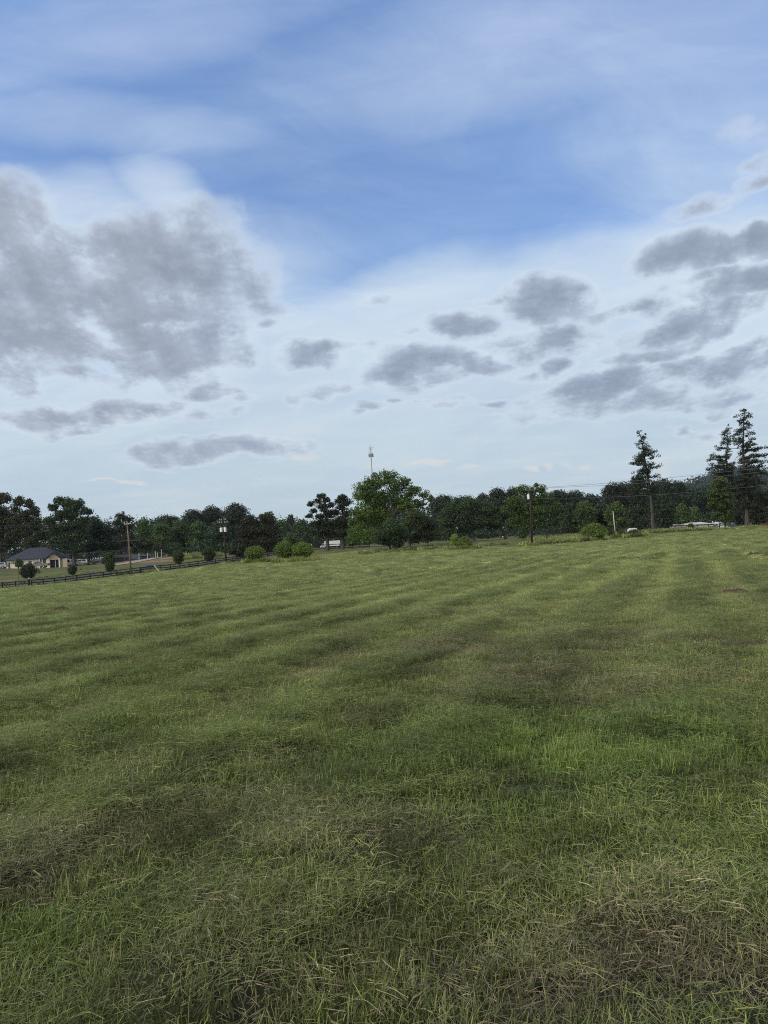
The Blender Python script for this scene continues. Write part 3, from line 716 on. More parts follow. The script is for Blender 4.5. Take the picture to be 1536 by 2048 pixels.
# --- the big oak and its companions in the middle
masses_tree('oak_tree', 'tallest spreading green oak in the middle of the treeline, below the slim tower', 172,
    [(728, 985, 26), (748, 962, 24, 2), (776, 958, 24, -2), (800, 966, 24, 2), (826, 984, 20), (850, 992, 14), (862, 998, 9), (742, 1005, 38, 2), (790, 1000, 40, 3), (722, 1035, 30, -3), (755, 1035, 34), (812, 1012, 26), (716, 1068, 24, -4), (740, 1074, 24, -6), (838, 1008, 14), (704, 1046, 12)],
    (790, 1102), OAK, 5, s=.36, nl=17, lobek=.27, r0=.55, trunkpts=[(790, 1102), (789, 1060), (787, 1030)], dens=.85)
masses_tree('oak_tree', 'low dark green tree with short black trunk standing in front of the big oak', 152,
    [(782, 1062, 26), (762, 1074, 20, -1), (803, 1070, 20, 1), (780, 1048, 15), (775, 1084, 15), (798, 1086, 13)], (781, 1106), (.036, .064, .026), 6, s=.27, r0=.28, nl=15, trunkpts=[(781, 1106), (780, 1090)])
masses_tree('oak_tree', 'brownish dark tree with a thick trunk at the right foot of the big oak', 166,
    [(835, 1040, 30), (862, 1050, 24, 2), (815, 1055, 24, -2), (850, 1072, 20), (872, 1070, 16), (828, 1078, 16)], (819, 1100), (.042, .056, .022), 8, s=.32, r0=.42, nl=14, trunkpts=[(819, 1100), (818, 1085), (820, 1060)], dens=.9)
tree('tree_sapling', 'small rounded bright green bush tree tucked under the left side of the big oak', 703, 190, 1064, 30, 1093, 'round', (.06, .095, .03), 9, cat='bush')
# --- pair of pines left of the oak
def pinemass(lst): return lst
masses_tree('pine_tree', 'dark pine with layered sweeping branches, left of the pair beside the big oak', 192,
    [(643, 992, 10), (636, 1003, 9), (652, 1000, 10), (622, 1008, 9), (662, 1010, 10), (645, 1016, 13), (628, 1022, 9), (618, 1032, 9), (660, 1028, 14), (640, 1036, 14), (650, 1050, 16), (630, 1050, 13), (668, 1046, 12), (645, 1066, 16), (662, 1066, 14), (626, 1066, 10)],
    (655, 1100), PINE, 20, s=.36, flat=.55, nl=13, lobek=.36, r0=.38, asp=1.5, trunkpts=[(655, 1100), (654, 1062), (651, 1020), (647, 992)], dens=.8)
masses_tree('pine_tree', 'dark bushy-topped pine touching the left edge of the big oak', 192,
    [(686, 996, 11), (676, 1003, 9), (695, 1004, 10), (684, 1014, 14), (672, 1024, 12), (696, 1026, 12), (684, 1040, 16), (672, 1052, 13), (696, 1052, 13), (684, 1068, 14)],
    (686, 1097), (.032, .034, .021), 21, s=.36, flat=.6, nl=13, lobek=.36, r0=.34, asp=1.5, trunkpts=[(686, 1097), (685, 1050), (685, 1005)], dens=.8)
# --- left group round the house
masses_tree('oak_tree', 'tall brown-tinged oak at the far left edge of the photo behind the house', 262,
    [(8, 996, 17), (-14, 1000, 22), (2, 1022, 22), (-24, 1030, 24), (18, 1040, 22), (-6, 1056, 28), (30, 1062, 20), (-40, 1060, 30), (8, 1085, 26)], (2, 1120), BR, 30, s=.55, nl=19, r0=.5, dens=1.0)
masses_tree('oak_tree', 'tall open-crowned oak right behind the dark roof of the house', 258,
    [(40, 1004, 15), (58, 1008, 14), (32, 1018, 13), (68, 1024, 15), (50, 1032, 18), (30, 1044, 16), (72, 1048, 18), (52, 1060, 22), (85, 1068, 18), (28, 1072, 16), (62, 1085, 20)], (55, 1122), (.042, .050, .022), 31, s=.55, nl=18, r0=.5, dens=.95)
masses_tree('oak_tree', 'large round-crowned oak overhanging the right end of the house', 226,
    [(135, 1006, 17), (118, 1003, 13), (155, 1008, 16), (106, 1016, 12), (172, 1024, 14), (142, 1026, 20), (118, 1032, 16), (188, 1040, 12), (165, 1046, 18), (98, 1042, 15), (136, 1052, 20), (112, 1062, 18), (160, 1070, 22), (130, 1084, 22), (150, 1098, 20), (108, 1086, 14)], (148, 1136), (.034, .056, .026), 32, s=.46, nl=18, r0=.5, dens=.95, trunkpts=[(148, 1136), (148, 1112), (146, 1080), (143, 1040)])
masses_tree('oak_tree', 'dark low-hanging tree shading the parked vehicles right of the house', 232,
    [(196, 1052, 14), (205, 1062, 16), (184, 1068, 18), (200, 1084, 20), (180, 1096, 18), (214, 1080, 14), (212, 1100, 13)], (178, 1130), (.026, .044, .024), 33, s=.46, nl=12, r0=.4)
masses_tree('magnolia_tree', 'dark magnolia with pale flecked leaves behind the tall wooden pole', 232,
    [(243, 1034, 12), (256, 1040, 12), (234, 1044, 11), (262, 1056, 13), (245, 1060, 16), (228, 1066, 12), (262, 1080, 16), (240, 1088, 18), (282, 1086, 14), (298, 1092, 16), (318, 1094, 13), (276, 1100, 14), (222, 1092, 14)], (250, 1118), (.034, .040, .026), 34, s=.5, nl=12, r0=.35, dens=.9)
tree('broadleaf_tree', 'narrow mid-green tree just right of the magnolia behind the wooden pole', 288, 250, 1036, 46, 1108, 'round', MID, 35)
for a in [('pine_tree', 'low domed dark pine on the skyline right of the magnolia', 333, 335, 1030, 62, 1078, 'dome', PINE, 36),
          ('pine_tree', 'broad dark pine dome on the skyline between two other pine tops', 386, 350, 1019, 46, 1075, 'dome', PINE, 37),
          ('pine_tree', 'dark pine top just left of the tallest round pine on the left skyline', 424, 352, 1012, 44, 1075, 'dome', PINE, 38),
          ('pine_tree', 'tallest round-headed dark pine above the pole with two white transformers', 471, 345, 1006, 48, 1072, 'dome', PINE, 39)]:
    a = list(a); a[5] *= 1.35; tree(*a[:-2], color=a[-2], seed=a[-1], flat=.7, asp=1.4, lobe=.2, hollow=.2, bark=BARK)
for a in [('broadleaf_tree', 'fresh green rounded tree beyond the reddish bank, leftmost of three', 322, 290, 1043, 54, 1110, MID, 40),
          ('broadleaf_tree', 'fresh green rounded tree beyond the reddish bank, middle of three', 360, 296, 1040, 54, 1108, (.048, .080, .026), 41),
          ('broadleaf_tree', 'fresh green rounded tree beyond the bank, nearest to the transformer pole', 398, 292, 1041, 50, 1106, (.05, .085, .028), 42),
          ('broadleaf_tree', 'blue-green tree directly behind the pole with two white transformers', 440, 285, 1040, 60, 1110, (.032, .054, .034), 43),
          ('broadleaf_tree', 'low spreading dark green tree at the foot of the wood, behind the vase-shaped shrub', 352, 255, 1084, 60, 1112, (.036, .062, .032), 44),
          ('broadleaf_tree', 'pale rounded green tree top on the skyline left of the two pines', 538, 330, 1022, 46, 1090, (.044, .072, .030), 47),
          ('broadleaf_tree', 'small dark pointed tree top on the skyline midway to the two pines', 583, 352, 1028, 26, 1080, PINE, 48),
          ('broadleaf_tree', 'mid-green tree between the brown cedar and the two pines', 566, 300, 1040, 50, 1104, (.038, .066, .032), 49),
          ('broadleaf_tree', 'green tree tucked against the left side of the two pines', 604, 280, 1038, 52, 1100, (.040, .068, .030), 50),
          ('broadleaf_tree', 'low lighter green tree above the rounded bushes left of the white truck', 582, 230, 1066, 36, 1104, (.055, .085, .03), 51)]:
    tree(a[0], a[1], a[2], a[3], a[4], a[5], a[6], 'round', a[7], a[8])
masses_tree('cedar_tree', 'broad brown-tinged dark cedar behind the three rounded bushes', 212,
    [(500, 1044, 20), (530, 1040, 20), (488, 1064, 22), (515, 1062, 26), (545, 1062, 20), (498, 1086, 24), (530, 1088, 26), (478, 1088, 18), (553, 1088, 16)], (517, 1117), (.034, .034, .020), 46, s=.42, flat=.6, nl=13, asp=1.3, r0=.4)
tree('evergreen_bush', 'dark round evergreen at the end of the fence beneath the brown cedar', 478, 200, 1088, 40, 1116, 'oval', (.024, .036, .022), 52, cat='bush')
# --- right of the oak
for a in [('pine_tree', 'dark tree top on the skyline nearest to the right side of the big oak', 888, 300, 989, 44, 1050, 'dome', (.026, .042, .026), 60),
          ('pine_tree', 'flat dark tree top on the skyline, second to the right of the big oak', 925, 305, 992, 50, 1050, 'dome', (.030, .050, .030), 61),
          ('pine_tree', 'low dark pine dome on the skyline left of the feathery pine', 968, 300, 986, 30, 1050, 'dome', PINE, 62),
          ('pine_tree', 'feathery dark pine top rising left of the big green tree at the pole', 996, 298, 975, 36, 1045, 'dome', PINE, 63),
          ('pine_tree', 'tall dark tree top peeping over the green tree at the pole', 1027, 300, 972, 28, 1040, 'dome', PINE, 64),
          ('pine_tree', 'dark dome top on the skyline right of the green tree at the pole', 1118, 320, 979, 40, 1045, 'dome', PINE, 65),
          ('pine_tree', 'dark domed tree on the skyline halfway from the pole tree to the pine ridge', 1150, 326, 980, 44, 1045, 'dome', (.024, .036, .026), 66),
          ('pine_tree', 'low dark tree top in the dip of the skyline left of the pine ridge', 1183, 330, 987, 40, 1045, 'dome', (.024, .038, .030), 67),
          ('pine_tree', 'reddish-dark pine forming the left shoulder of the ridge by the tall conifer', 1228, 300, 964, 42, 1040, 'dome', (.030, .034, .026), 68),
          ('pine_tree', 'reddish-dark pine on the ridge just left of the tall lone conifer', 1250, 300, 963, 40, 1040, 'dome', (.032, .034, .026), 69),
          ('pine_tree', 'loose-crowned pine showing between the lower branches of the lone conifer', 1276, 285, 950, 34, 1040, 'dome', (.028, .038, .024), 70),
          ('pine_tree', 'green-topped pine just right of the lone conifer', 1326, 290, 956, 46, 1040, 'dome', (.030, .044, .024), 71),
          ('pine_tree', 'pine with two round tufts above the white mobile home', 1357, 310, 960, 30, 1030, 'dome', PINE, 72)]:
    a = list(a); a[5] *= 1.35; tree(*a[:7], a[7], a[8], a[9], flat=.7, asp=1.4, lobe=.2, hollow=.2)
masses_tree('willow_oak', 'wide soft dark green tree right of the big oak with a curved black trunk', 203,
    [(905, 1022, 24), (938, 1012, 24), (970, 1018, 24), (890, 1042, 24), (925, 1042, 28), (960, 1044, 26), (892, 1064, 20), (988, 1040, 20), (930, 1062, 16)], (951, 1085), (.044, .068, .034), 73, s=.40, nl=14, r0=.4, trunkpts=[(951, 1085), (945, 1075), (948, 1055)], flat=.85)
masses_tree('willow_oak', 'shadowy dark tree with a leaning trunk between the wide soft tree and the pole tree', 205,
    [(990, 1014, 18), (1012, 1030, 20), (985, 1052, 18), (1025, 1046, 16)], (1012, 1082), (.028, .046, .026), 74, s=.40, nl=12, r0=.42, trunkpts=[(1012, 1082), (1010, 1066), (995, 1052), (975, 1044)])
masses_tree('oak_tree', 'broad fresh green tree standing right behind the pole with one white transformer', 168,
    [(1082, 980, 14), (1044, 980, 15), (1062, 982, 14), (1060, 998, 22), (1090, 1000, 20), (1028, 1004, 20), (1012, 1020, 14), (1045, 1024, 24), (1080, 1026, 26), (1108, 1016, 18), (1120, 1034, 12), (1030, 1044, 18), (1060, 1050, 20), (1092, 1048, 18), (1114, 1048, 10), (1045, 1066, 10), (1074, 970, 6)], (1063, 1082), (.054, .092, .025), 75, s=.34, nl=14, r0=.42, trunkpts=[(1061, 1082), (1062, 1060), (1062, 1030)], dens=.85)
for a in [('broadleaf_tree', 'dark green tree filling the gap right of the green pole tree', 1142, 240, 1004, 56, 1076, 'round', (.030, .048, .026), 76),
          ('broadleaf_tree', 'yellowish green tree left of centre behind the round field-edge bush', 1170, 235, 1000, 50, 1074, 'round', (.058, .088, .032), 77),
          ('broadleaf_tree', 'shadowy dark tree behind the pale bare post', 1205, 240, 1006, 54, 1072, 'round', (.028, .044, .022), 78),
          ('broadleaf_tree', 'leafy lighter green tree above the pale bare post', 1233, 232, 1002, 54, 1066, 'broad', (.064, .094, .032), 79),
          ('magnolia_tree', 'dark glossy evergreen just left of the trunk of the lone conifer', 1276, 195, 1010, 52, 1064, 'cone', (.028, .042, .024), 80),
          ('broadleaf_tree', 'dark green tree just right of the trunk of the lone conifer', 1328, 225, 985, 50, 1062, 'round', (.030, .050, .026), 81),
          ('poplar_tree', 'bright green pointed tree behind the white mobile home, leftmost of three', 1342, 260, 1012, 26, 1054, 'cone', (.072, .110, .045), 82),
          ('poplar_tree', 'bright green pointed tree behind the white mobile home, middle of three', 1365, 260, 1006, 34, 1054, 'oval', (.070, .108, .045), 83),
          ('poplar_tree', 'bright green pointed tree behind the white mobile home, rightmost of three', 1390, 258, 1012, 30, 1054, 'cone', (.068, .105, .042), 84),
          ('broadleaf_tree', 'dark wooded crown above the three bright trees behind the mobile home', 1375, 330, 972, 60, 1040, 'round', (.030, .050, .034), 85),
          ('broadleaf_tree', 'dark blue-green tree left of the leafy tree by the two right conifers', 1405, 320, 972, 50, 1045, 'round', (.028, .050, .034), 86)]:
    tree(*a[:7], a[7], a[8], a[9])
masses_tree('broadleaf_tree', 'upright leafy yellow-green tree in front of the shorter right conifer', 166,
    [(1440, 962, 12), (1430, 975, 14), (1452, 972, 14), (1424, 992, 14), (1444, 994, 18), (1460, 990, 10), (1422, 1010, 12), (1440, 1016, 18), (1458, 1012, 12), (1446, 1036, 16), (1432, 1030, 10), (1458, 1034, 11)], (1452, 1060), (.058, .085, .020), 90, s=.33, nl=13, r0=.2, trunkpts=[(1452, 1060), (1449, 1040), (1444, 1000)])
conifer('cedar_tree', 'tall lone conifer with a long bare trunk and ragged pointed top', 165,
    [(1307, 1064), (1305, 1030), (1301, 990), (1296, 955), (1289, 915), (1285, 890), (1281, 873), (1277, 862)],
    [(864, 1275, 1281), (873, 1274, 1293), (885, 1276, 1292), (895, 1271, 1303), (905, 1267, 1307), (914, 1260, 1321), (922, 1264, 1313), (930, 1268, 1315), (941, 1257, 1320), (950, 1262, 1312), (958, 1262, 1316), (975, 1284, 1316), (990, 1294, 1318)],
    101, CED, .33, BARKL)
conifer('cedar_tree', 'shorter pointed conifer, left one of the two at the right edge', 176,
    [(1459, 1058), (1457, 1020), (1455, 960), (1453, 920), (1455, 880), (1456, 848)],
    [(849, 1453, 1459), (860, 1448, 1463), (872, 1444, 1464), (885, 1439, 1465), (894, 1433, 1467), (905, 1427, 1463), (917, 1419, 1466), (932, 1413, 1469), (945, 1422, 1470), (962, 1430, 1472), (990, 1438, 1470)],
    102, CED, .28, BARK)
conifer('cedar_tree', 'tallest dark conifer with a thick grey trunk at the right edge', 160,
    [(1494, 1057), (1494, 1020), (1492, 975), (1488, 935), (1486, 900), (1487, 860), (1488, 835), (1490, 818)],
    [(820, 1479, 1499), (835, 1477, 1503), (845, 1472, 1503), (855, 1474, 1504), (866, 1465, 1512), (876, 1462, 1511), (885, 1465, 1508), (893, 1470, 1506), (899, 1474, 1534), (908, 1482, 1534), (920, 1485, 1530), (935, 1478, 1532), (945, 1470, 1532), (960, 1468, 1534), (980, 1467, 1532), (1002, 1470, 1528), (1022, 1476, 1516)],
    103, CED, .42, BARKL, lower=[(1493, 985, 1524, 992, 1), (1510, 990, 1534, 980, 2), (1493, 1018, 1466, 1012, -2), (1486, 905, 1466, 925, 0), (1487, 900, 1462, 895, 2)], dens=1.1)
masses_tree('cedar_tree', 'dark brown half-dead evergreen behind the thick trunk at the right edge', 176,
    [(1480, 985, 18), (1505, 975, 18), (1525, 990, 20), (1498, 1005, 20), (1474, 1012, 14), (1522, 1018, 18), (1545, 1000, 20), (1500, 1030, 14), (1476, 1034, 14), (1520, 1040, 16), (1480, 960, 14), (1478, 1046, 9), (1512, 1048, 9)], (1512, 1056), (.028, .032, .020), 91, s=.36, nl=13, r0=.25, flat=.6)
tree('broadleaf_tree', 'mid-green tree at the right edge behind the red truck', 1535, 215, 975, 60, 1050, 'round', (.034, .054, .028), 92)
tree('broadleaf_tree', 'low dark green tree showing left of the thick trunk at the right edge', 1480, 220, 1005, 46, 1053, 'round', (.026, .046, .028), 93)
# a few more beyond the frame so that the treeline goes on
for k, (px, Y, top, wd, bt) in enumerate([(-60, 270, 1010, 70, 1120), (-125, 262, 990, 80, 1130), (-200, 268, 1000, 90, 1130), (1590, 205, 940, 80, 1045), (1660, 215, 960, 90, 1040), (1750, 225, 930, 90, 1035)]):
    tree('broadleaf_tree', ['tree beyond the left edge, nearest the frame', 'tree beyond the left edge, second out', 'tree beyond the left edge, farthest out', 'tree beyond the right edge, nearest the frame', 'tree beyond the right edge, second out', 'tree beyond the right edge, farthest out'][k], px, Y, top, wd, bt, 'round', MID, 120 + k, group='trees beyond the photo edges')

# --- shrubs
def shrub(label, px, Y, top, w, base, color, seed, shape='vase', n=46, name='shrub', s=.20, dens=1.0):
    return tree(name, label, px, Y, top, w, base - 2, shape, color, seed, flat=.95, lobe=.17, n=n, dens=dens * 1.6, leaf=s, cat='shrub', tr=.05)
SH = (.095, .140, .030)
shrub('round-headed green bush, leftmost of the three in the field before the transformer pole', 509, 135, 1092, 44, 1128, SH, 201)
shrub('wide round green bush, left half of the pair left of the white truck', 570, 131, 1083, 42, 1126, SH, 202)
shrub('wide round green bush, right half of the pair left of the white truck', 606, 130, 1084, 50, 1125, (.10, .142, .032), 203)
shrub('dark vase-shaped shrub behind the fence, right of the blue car', 357, 180, 1099, 30, 1130, (.040, .056, .022), 204)
shrub('dense dark green shrub behind the fence, left of the transformer pole', 418, 188, 1094, 32, 1125, (.036, .056, .020), 205)
shrub('upright dark green shrub by the fence, left of the tall wooden pole', 219, 172, 1103, 30, 1146, (.042, .066, .022), 206)
shrub('small dark round shrub behind the fence, below the large oak', 145, 168, 1130, 22, 1152, (.030, .050, .024), 207, 'oval')
shrub('dark leaning shrub behind the gate post, in front of the house', 58, 160, 1126, 34, 1160, (.032, .044, .024), 208, 'round')
shrub('thin light green sapling in front of the house windows', 36, 175, 1116, 22, 1138, (.055, .085, .035), 209, 'round', 22)
shrub('large round olive-green bush at the field edge left of the pale bare post', 1189, 142, 1046, 50, 1081, SH, 210, 'broad')
shrub('bright yellow-green sapling standing beside the rounded bush right of the big oak', 909, 141, 1067, 22, 1096, (.15, .23, .055), 211, 'round', 26)
shrub('rounded olive bush with tall grass at its foot, right of the big oak', 930, 140, 1073, 36, 1099, (.10, .135, .04), 212, 'broad')
shrub('dark leafy low shrub at the foot of the pale bare post', 1224, 142, 1060, 18, 1078, (.036, .060, .024), 213, 'broad', 24)
shrub('bright leafy low shrub, middle of the row left of the lone conifer', 1243, 142, 1058, 20, 1077, (.062, .10, .03), 214, 'broad', 24)
shrub('dark leafy low shrub, rightmost of the row left of the lone conifer', 1269, 143, 1059, 32, 1075, (.034, .060, .026), 215, 'broad', 30)
shrub('small bright shrub in front of the middle of the white mobile home', 1382, 178, 1046, 14, 1062, (.06, .095, .025), 216, 'round', 18)
shrub('low yellow-green weedy bush left of the mobile home', 1356, 170, 1056, 24, 1064, (.07, .095, .028), 217, 'broad', 20)
shrub('low dark bush before the right end of the mobile home', 1412, 184, 1053, 20, 1062, (.024, .036, .02), 218, 'broad', 20)
shrub('small shrub in the rank grass right of the pole tree', 1094, 155, 1072, 7, 1083, (.034, .052, .024), 219, 'oval', 10)
shrub('low clipped shrub under the green pole tree', 1044, 172, 1070, 18, 1080, (.045, .070, .025), 220, 'broad', 16)

# --- distant wood and undergrowth: one mass
rng = np.random.RandomState(77); lob = []
for k in range(420):
    uu_ = -.95 + 1.9 * (k + rng.rand()) / 330; Yw = 345 + 60 * rng.rand(); px_ = 768 + uu_ * F_PX
    top = -5 + np.interp(px_, [-700, 0, 300, 480, 620, 780, 900, 1100, 1200, 1300, 1420, 1600, 2200], [1020, 1030, 1045, 1035, 1046, 1020, 1004, 996, 997, 982, 978, 985, 960])
    zt = zat(px_, top + rng.rand() * 12, Yw); g = 1.6
    x_ = ray(px_, top)[0] * Yw
    for q_ in range(6):
        rl = 3.6 + rng.rand() * 2.2
        lob.append((x_ + rng.randn() * 3, Yw + rng.randn() * 4, g + (zt - g - rl * .6) * (q_ + .8 + .4 * rng.rand()) / 6, rl))
for k in range(420):                                   # dim undergrowth between the trunks
    uu_ = -.75 + 1.5 * (k + rng.rand()) / 420; Yw = 262 + 50 * rng.rand()
    lob.append((uu_ * Yw, Yw, 2.2 + rng.rand() * 3.0, 2.2 + rng.rand() * 1.3))
L = leaves(rng, lob, .85, .8, .9, 1.0, .5)
wo_ = leaf_object('distant_wood', None, L, (.026, .042, .024), (0, 300, 0)); wo_.location = (0, 300, 0)
wo_['kind'] = 'stuff'; wo_['label'] = 'dark mass of distant woodland closing the view behind the nearer trees'; wo_['category'] = 'woodland'
# wooded hill far off
hr = np.random.RandomState(5)
xs_ = np.linspace(-300, 1500, 90); ys_ = np.linspace(1150, 1700, 24)
HX, HY = np.meshgrid(xs_, ys_, indexing='ij')
pk = zat(1436, 952, 1400)
HZ = pk * np.exp(-((HX - WP(1490, 952, 1400)[0]) / 190) ** 2) * np.exp(-((HY - 1420) / 190) ** 2) + fbm(HX * .03, HY * .03, 4, 1) * 9
k_, l_ = HX.shape; ii, jj = np.meshgrid(np.arange(k_ - 1), np.arange(l_ - 1), indexing='ij')
HQ = np.stack([ii * l_ + jj, (ii + 1) * l_ + jj, (ii + 1) * l_ + jj + 1, ii * l_ + jj + 1], -1).reshape(-1, 4)
HM = rough_material('wooded_hill', (.020, .034, .022), (.040, .060, .030), .06, bump=0)
link('hill', new_mesh('hill', np.stack([HX.ravel(), HY.ravel(), HZ.ravel()], 1), [HQ], [HM], True), kind='structure')
lob = []
for k in range(900):
    x_ = 250 + 700 * rng.rand(); y_ = 1180 + 260 * rng.rand()
    z_ = pk * math.exp(-((x_ - WP(1490, 952, 1400)[0]) / 190) ** 2) * math.exp(-((y_ - 1420) / 190) ** 2) + 4
    lob.append((x_, y_, z_ + 5, 8 + 4 * rng.rand()))
L = leaves(rng, lob, 3.2, .8, .9)
o_ = leaf_object('hill_forest', None, L, (.030, .046, .030), (600, 1300, 0)); o_.location = (600, 1300, 0); o_['kind'] = 'stuff'; o_['label'] = 'bluish forest on the far hill left of the two right conifers'; o_['category'] = 'forest'

# --- rank grass along the field edge and round the shrubs
EX, EY, ES = [], [], []
def weeds(px0, px1, Y0, Y1, n, s=1.0):
    for _ in range(n):
        px_ = px0 + (px1 - px0) * rng.rand(); Yq = Y0 + (Y1 - Y0) * rng.rand()
        EX.append(ray(px_, hor(px_) + 12)[0] * Yq); EY.append(Yq); ES.append(s * (.7 + .6 * rng.rand()))
weeds(485, 535, 133, 138, 70, 1.1); weeds(550, 632, 127, 134, 130, 1.1); weeds(900, 958, 137, 143, 110, 1.0); weeds(960, 1020, 150, 160, 40, .7)
weeds(1062, 1160, 142, 165, 420, 1.0); weeds(1150, 1290, 140, 150, 420, 1.15); weeds(1290, 1430, 160, 176, 380, 1.0); weeds(1040, 1085, 139, 143, 50, 1.1)
weeds(720, 900, 145, 170, 170, .8); weeds(60, 500, 156, 192, 220, .4); weeds(290, 325, 160, 168, 60, .9); weeds(1430, 1560, 153, 162, 160, .8); weeds(440, 460, 170, 176, 30, .8); weeds(350, 440, 205, 225, 160, 1.3)
EX = np.array(EX); EY = np.array(EY); ES = np.array(ES); n = len(EX)
keep = ~((EX / EY < -.16) & (EY < 190) & (infield(EX, EY) > .6) & (ES < .8)); EX, EY, ES = EX[keep], EY[keep], ES[keep]; n = len(EX)
scatter_object('rank_grass', EX, EY, np.full(n, 4), np.stack([ES, ES, ES * (.7 + .6 * rng.rand(n))], 1), rng.rand(n) * 6.28, .1 + .5 * rng.rand(n), .3 * rng.rand(n), np.full(n, .0), np.zeros(n), 'uncut tall grass and weeds along the field edge', seed=9)
# ------------------------------------------------------------------ built things
def mat(name, c, rough=.6, spec=.3, metal=0.0, var=.12, scale=6, bump=0.0):
    return rough_material(name, tuple(x * (1 - var) for x in c), tuple(x * (1 + var) for x in c), scale, (1, 1, 1), rough, spec, bump, metal)
M_BLACKWOOD = mat('black_stained_wood', (.016, .015, .015), .8, .2, var=.4)
M_POLE = rough_material('weathered_pole_wood', (.11, .085, .065), (.20, .155, .12), 5, (1, 1, .15), bump=.5)
M_POLED = rough_material('dark_pole_wood', (.024, .018, .016), (.055, .038, .031), 5, (1, 1, .15), bump=.5)
M_GALV = mat('galvanised_grey', (.26, .29, .31), .45, .5)
M_WHITE = mat('white_paint', (.72, .73, .73), .4, .5, var=.04)
M_CREAM = mat('cream_wall', (.72, .64, .50), .85, .2, var=.05, scale=2)
M_TAN = mat('tan_wall', (.40, .30, .22), .85, .2, var=.05)
M_ROOF = rough_material('charcoal_shingles', (.030, .034, .048), (.062, .066, .085), 14, (1, 1, 4), .9, .2, .5)
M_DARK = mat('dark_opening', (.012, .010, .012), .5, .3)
M_SHUT = mat('brown_shutter', (.075, .045, .04), .7)
M_GLASS = mat('dark_glass', (.02, .025, .03), .08, .8, var=.05)
M_TYRE = mat('tyre_rubber', (.012, .012, .012), .8, .2)
M_RIM = mat('alloy_rim', (.38, .38, .39), .35, .5, metal=.7)
M_WIRE = mat('wire_grey', (.10, .11, .12), .5)
M_PALE = mat('pale_post', (.45, .43, .38), .7)
M_CER = mat('insulator_ceramic', (.40, .40, .42), .3, .5)
M_ASPH = rough_material('asphalt', (.045, .045, .047), (.085, .083, .08), 2.0, bump=0)
M_GRAV = rough_material('pale_gravel', (.22, .20, .17), (.34, .31, .27), 1.2, bump=0)
M_LAMP = mat('lamp_lens', (.6, .6, .58), .1, .6)
M_REDL = mat('red_lens', (.25, .01, .01), .2, .6)

class MB:
    def __init__(s): s.v = []; s.f = []
    def add(s, V, F):
        o = len(s.v); s.v += [tuple(map(float, p)) for p in V]; s.f += [tuple(int(i) + o for i in q) for q in F]; return s
    def box(s, a, b):
        x0, y0, z0 = a; x1, y1, z1 = b
        return s.add([(x0, y0, z0), (x1, y0, z0), (x1, y1, z0), (x0, y1, z0), (x0, y0, z1), (x1, y0, z1), (x1, y1, z1), (x0, y1, z1)],
                     [(3, 2, 1, 0), (4, 5, 6, 7), (0, 1, 5, 4), (1, 2, 6, 5), (2, 3, 7, 6), (3, 0, 4, 7)])
    def beam(s, a, b, w, h, up=(0, 0, 1)):
        a = np.array(a, float); b = np.array(b, float); t = b - a; t /= np.linalg.norm(t)
        sd = np.cross(t, up); sd /= np.linalg.norm(sd) + 1e-9; u_ = np.cross(sd, t)
        c = [p + sd * sx * w / 2 + u_ * sz * h / 2 for p in (a, b) for sx, sz in ((-1, -1), (1, -1), (1, 1), (-1, 1))]
        return s.add(c, [(0, 1, 2, 3), (7, 6, 5, 4), (0, 4, 5, 1), (1, 5, 6, 2), (2, 6, 7, 3), (3, 7, 4, 0)])
    def tube(s, P, r, sides=8, caps=True):
        P = np.array(P, float); r = np.full(len(P), r) if np.isscalar(r) else np.array(r)
        V, Q = tubes([(P, r)], sides); s.add(V, Q); n = len(s.v)
        if caps: s.f.append(tuple(range(n - len(V), n - len(V) + sides))[::-1]); s.f.append(tuple(range(n - sides, n)))
        return s
    def lathe(s, prof, c=(0, 0, 0), sides=12):
        V = []; F = []
        for r, z in prof:
            for k in range(sides): a = k / sides * 2 * math.pi; V.append((c[0] + r * math.cos(a), c[1] + r * math.sin(a), c[2] + z))
        for i in range(len(prof) - 1):
            for k in range(sides): k2 = (k + 1) % sides; F.append((i * sides + k, i * sides + k2, (i + 1) * sides + k2, (i + 1) * sides + k))
        F.append(tuple(range(sides))[::-1]); F.append(tuple(range((len(prof) - 1) * sides, len(prof) * sides)))
        return s.add(V, F)
    def prism(s, prof, y0, y1, inset=None):
        """profile in x-z, extruded in y; inset narrows the sides with height (list of dy per point)"""
        n = len(prof); ins = inset or [0] * n
        V = [(x, y0 + d, z) for (x, z), d in zip(prof, ins)] + [(x, y1 - d, z) for (x, z), d in zip(prof, ins)]
        F = [tuple(range(n)), tuple(range(n, 2 * n))[::-1]] + [(i, i + n, (i + 1) % n + n, (i + 1) % n) for i in range(n)]
        return s.add(V, F)
    def build(s, name, m, parent=None, smooth=False, bevel=0, **props):
        me = bpy.data.meshes.new(name); me.from_pydata(s.v, [], s.f); me.materials.append(m) if m else None; me.update()
        import bmesh
        bm = bmesh.new(); bm.from_mesh(me); bmesh.ops.recalc_face_normals(bm, faces=bm.faces)
        if bevel: bmesh.ops.bevel(bm, geom=list(bm.edges), offset=bevel, segments=2, affect='EDGES', clamp_overlap=True)
        bm.to_mesh(me); bm.free()
        if smooth:
            for p in me.polygons: p.use_smooth = True
        return link(name, me, parent, **props)
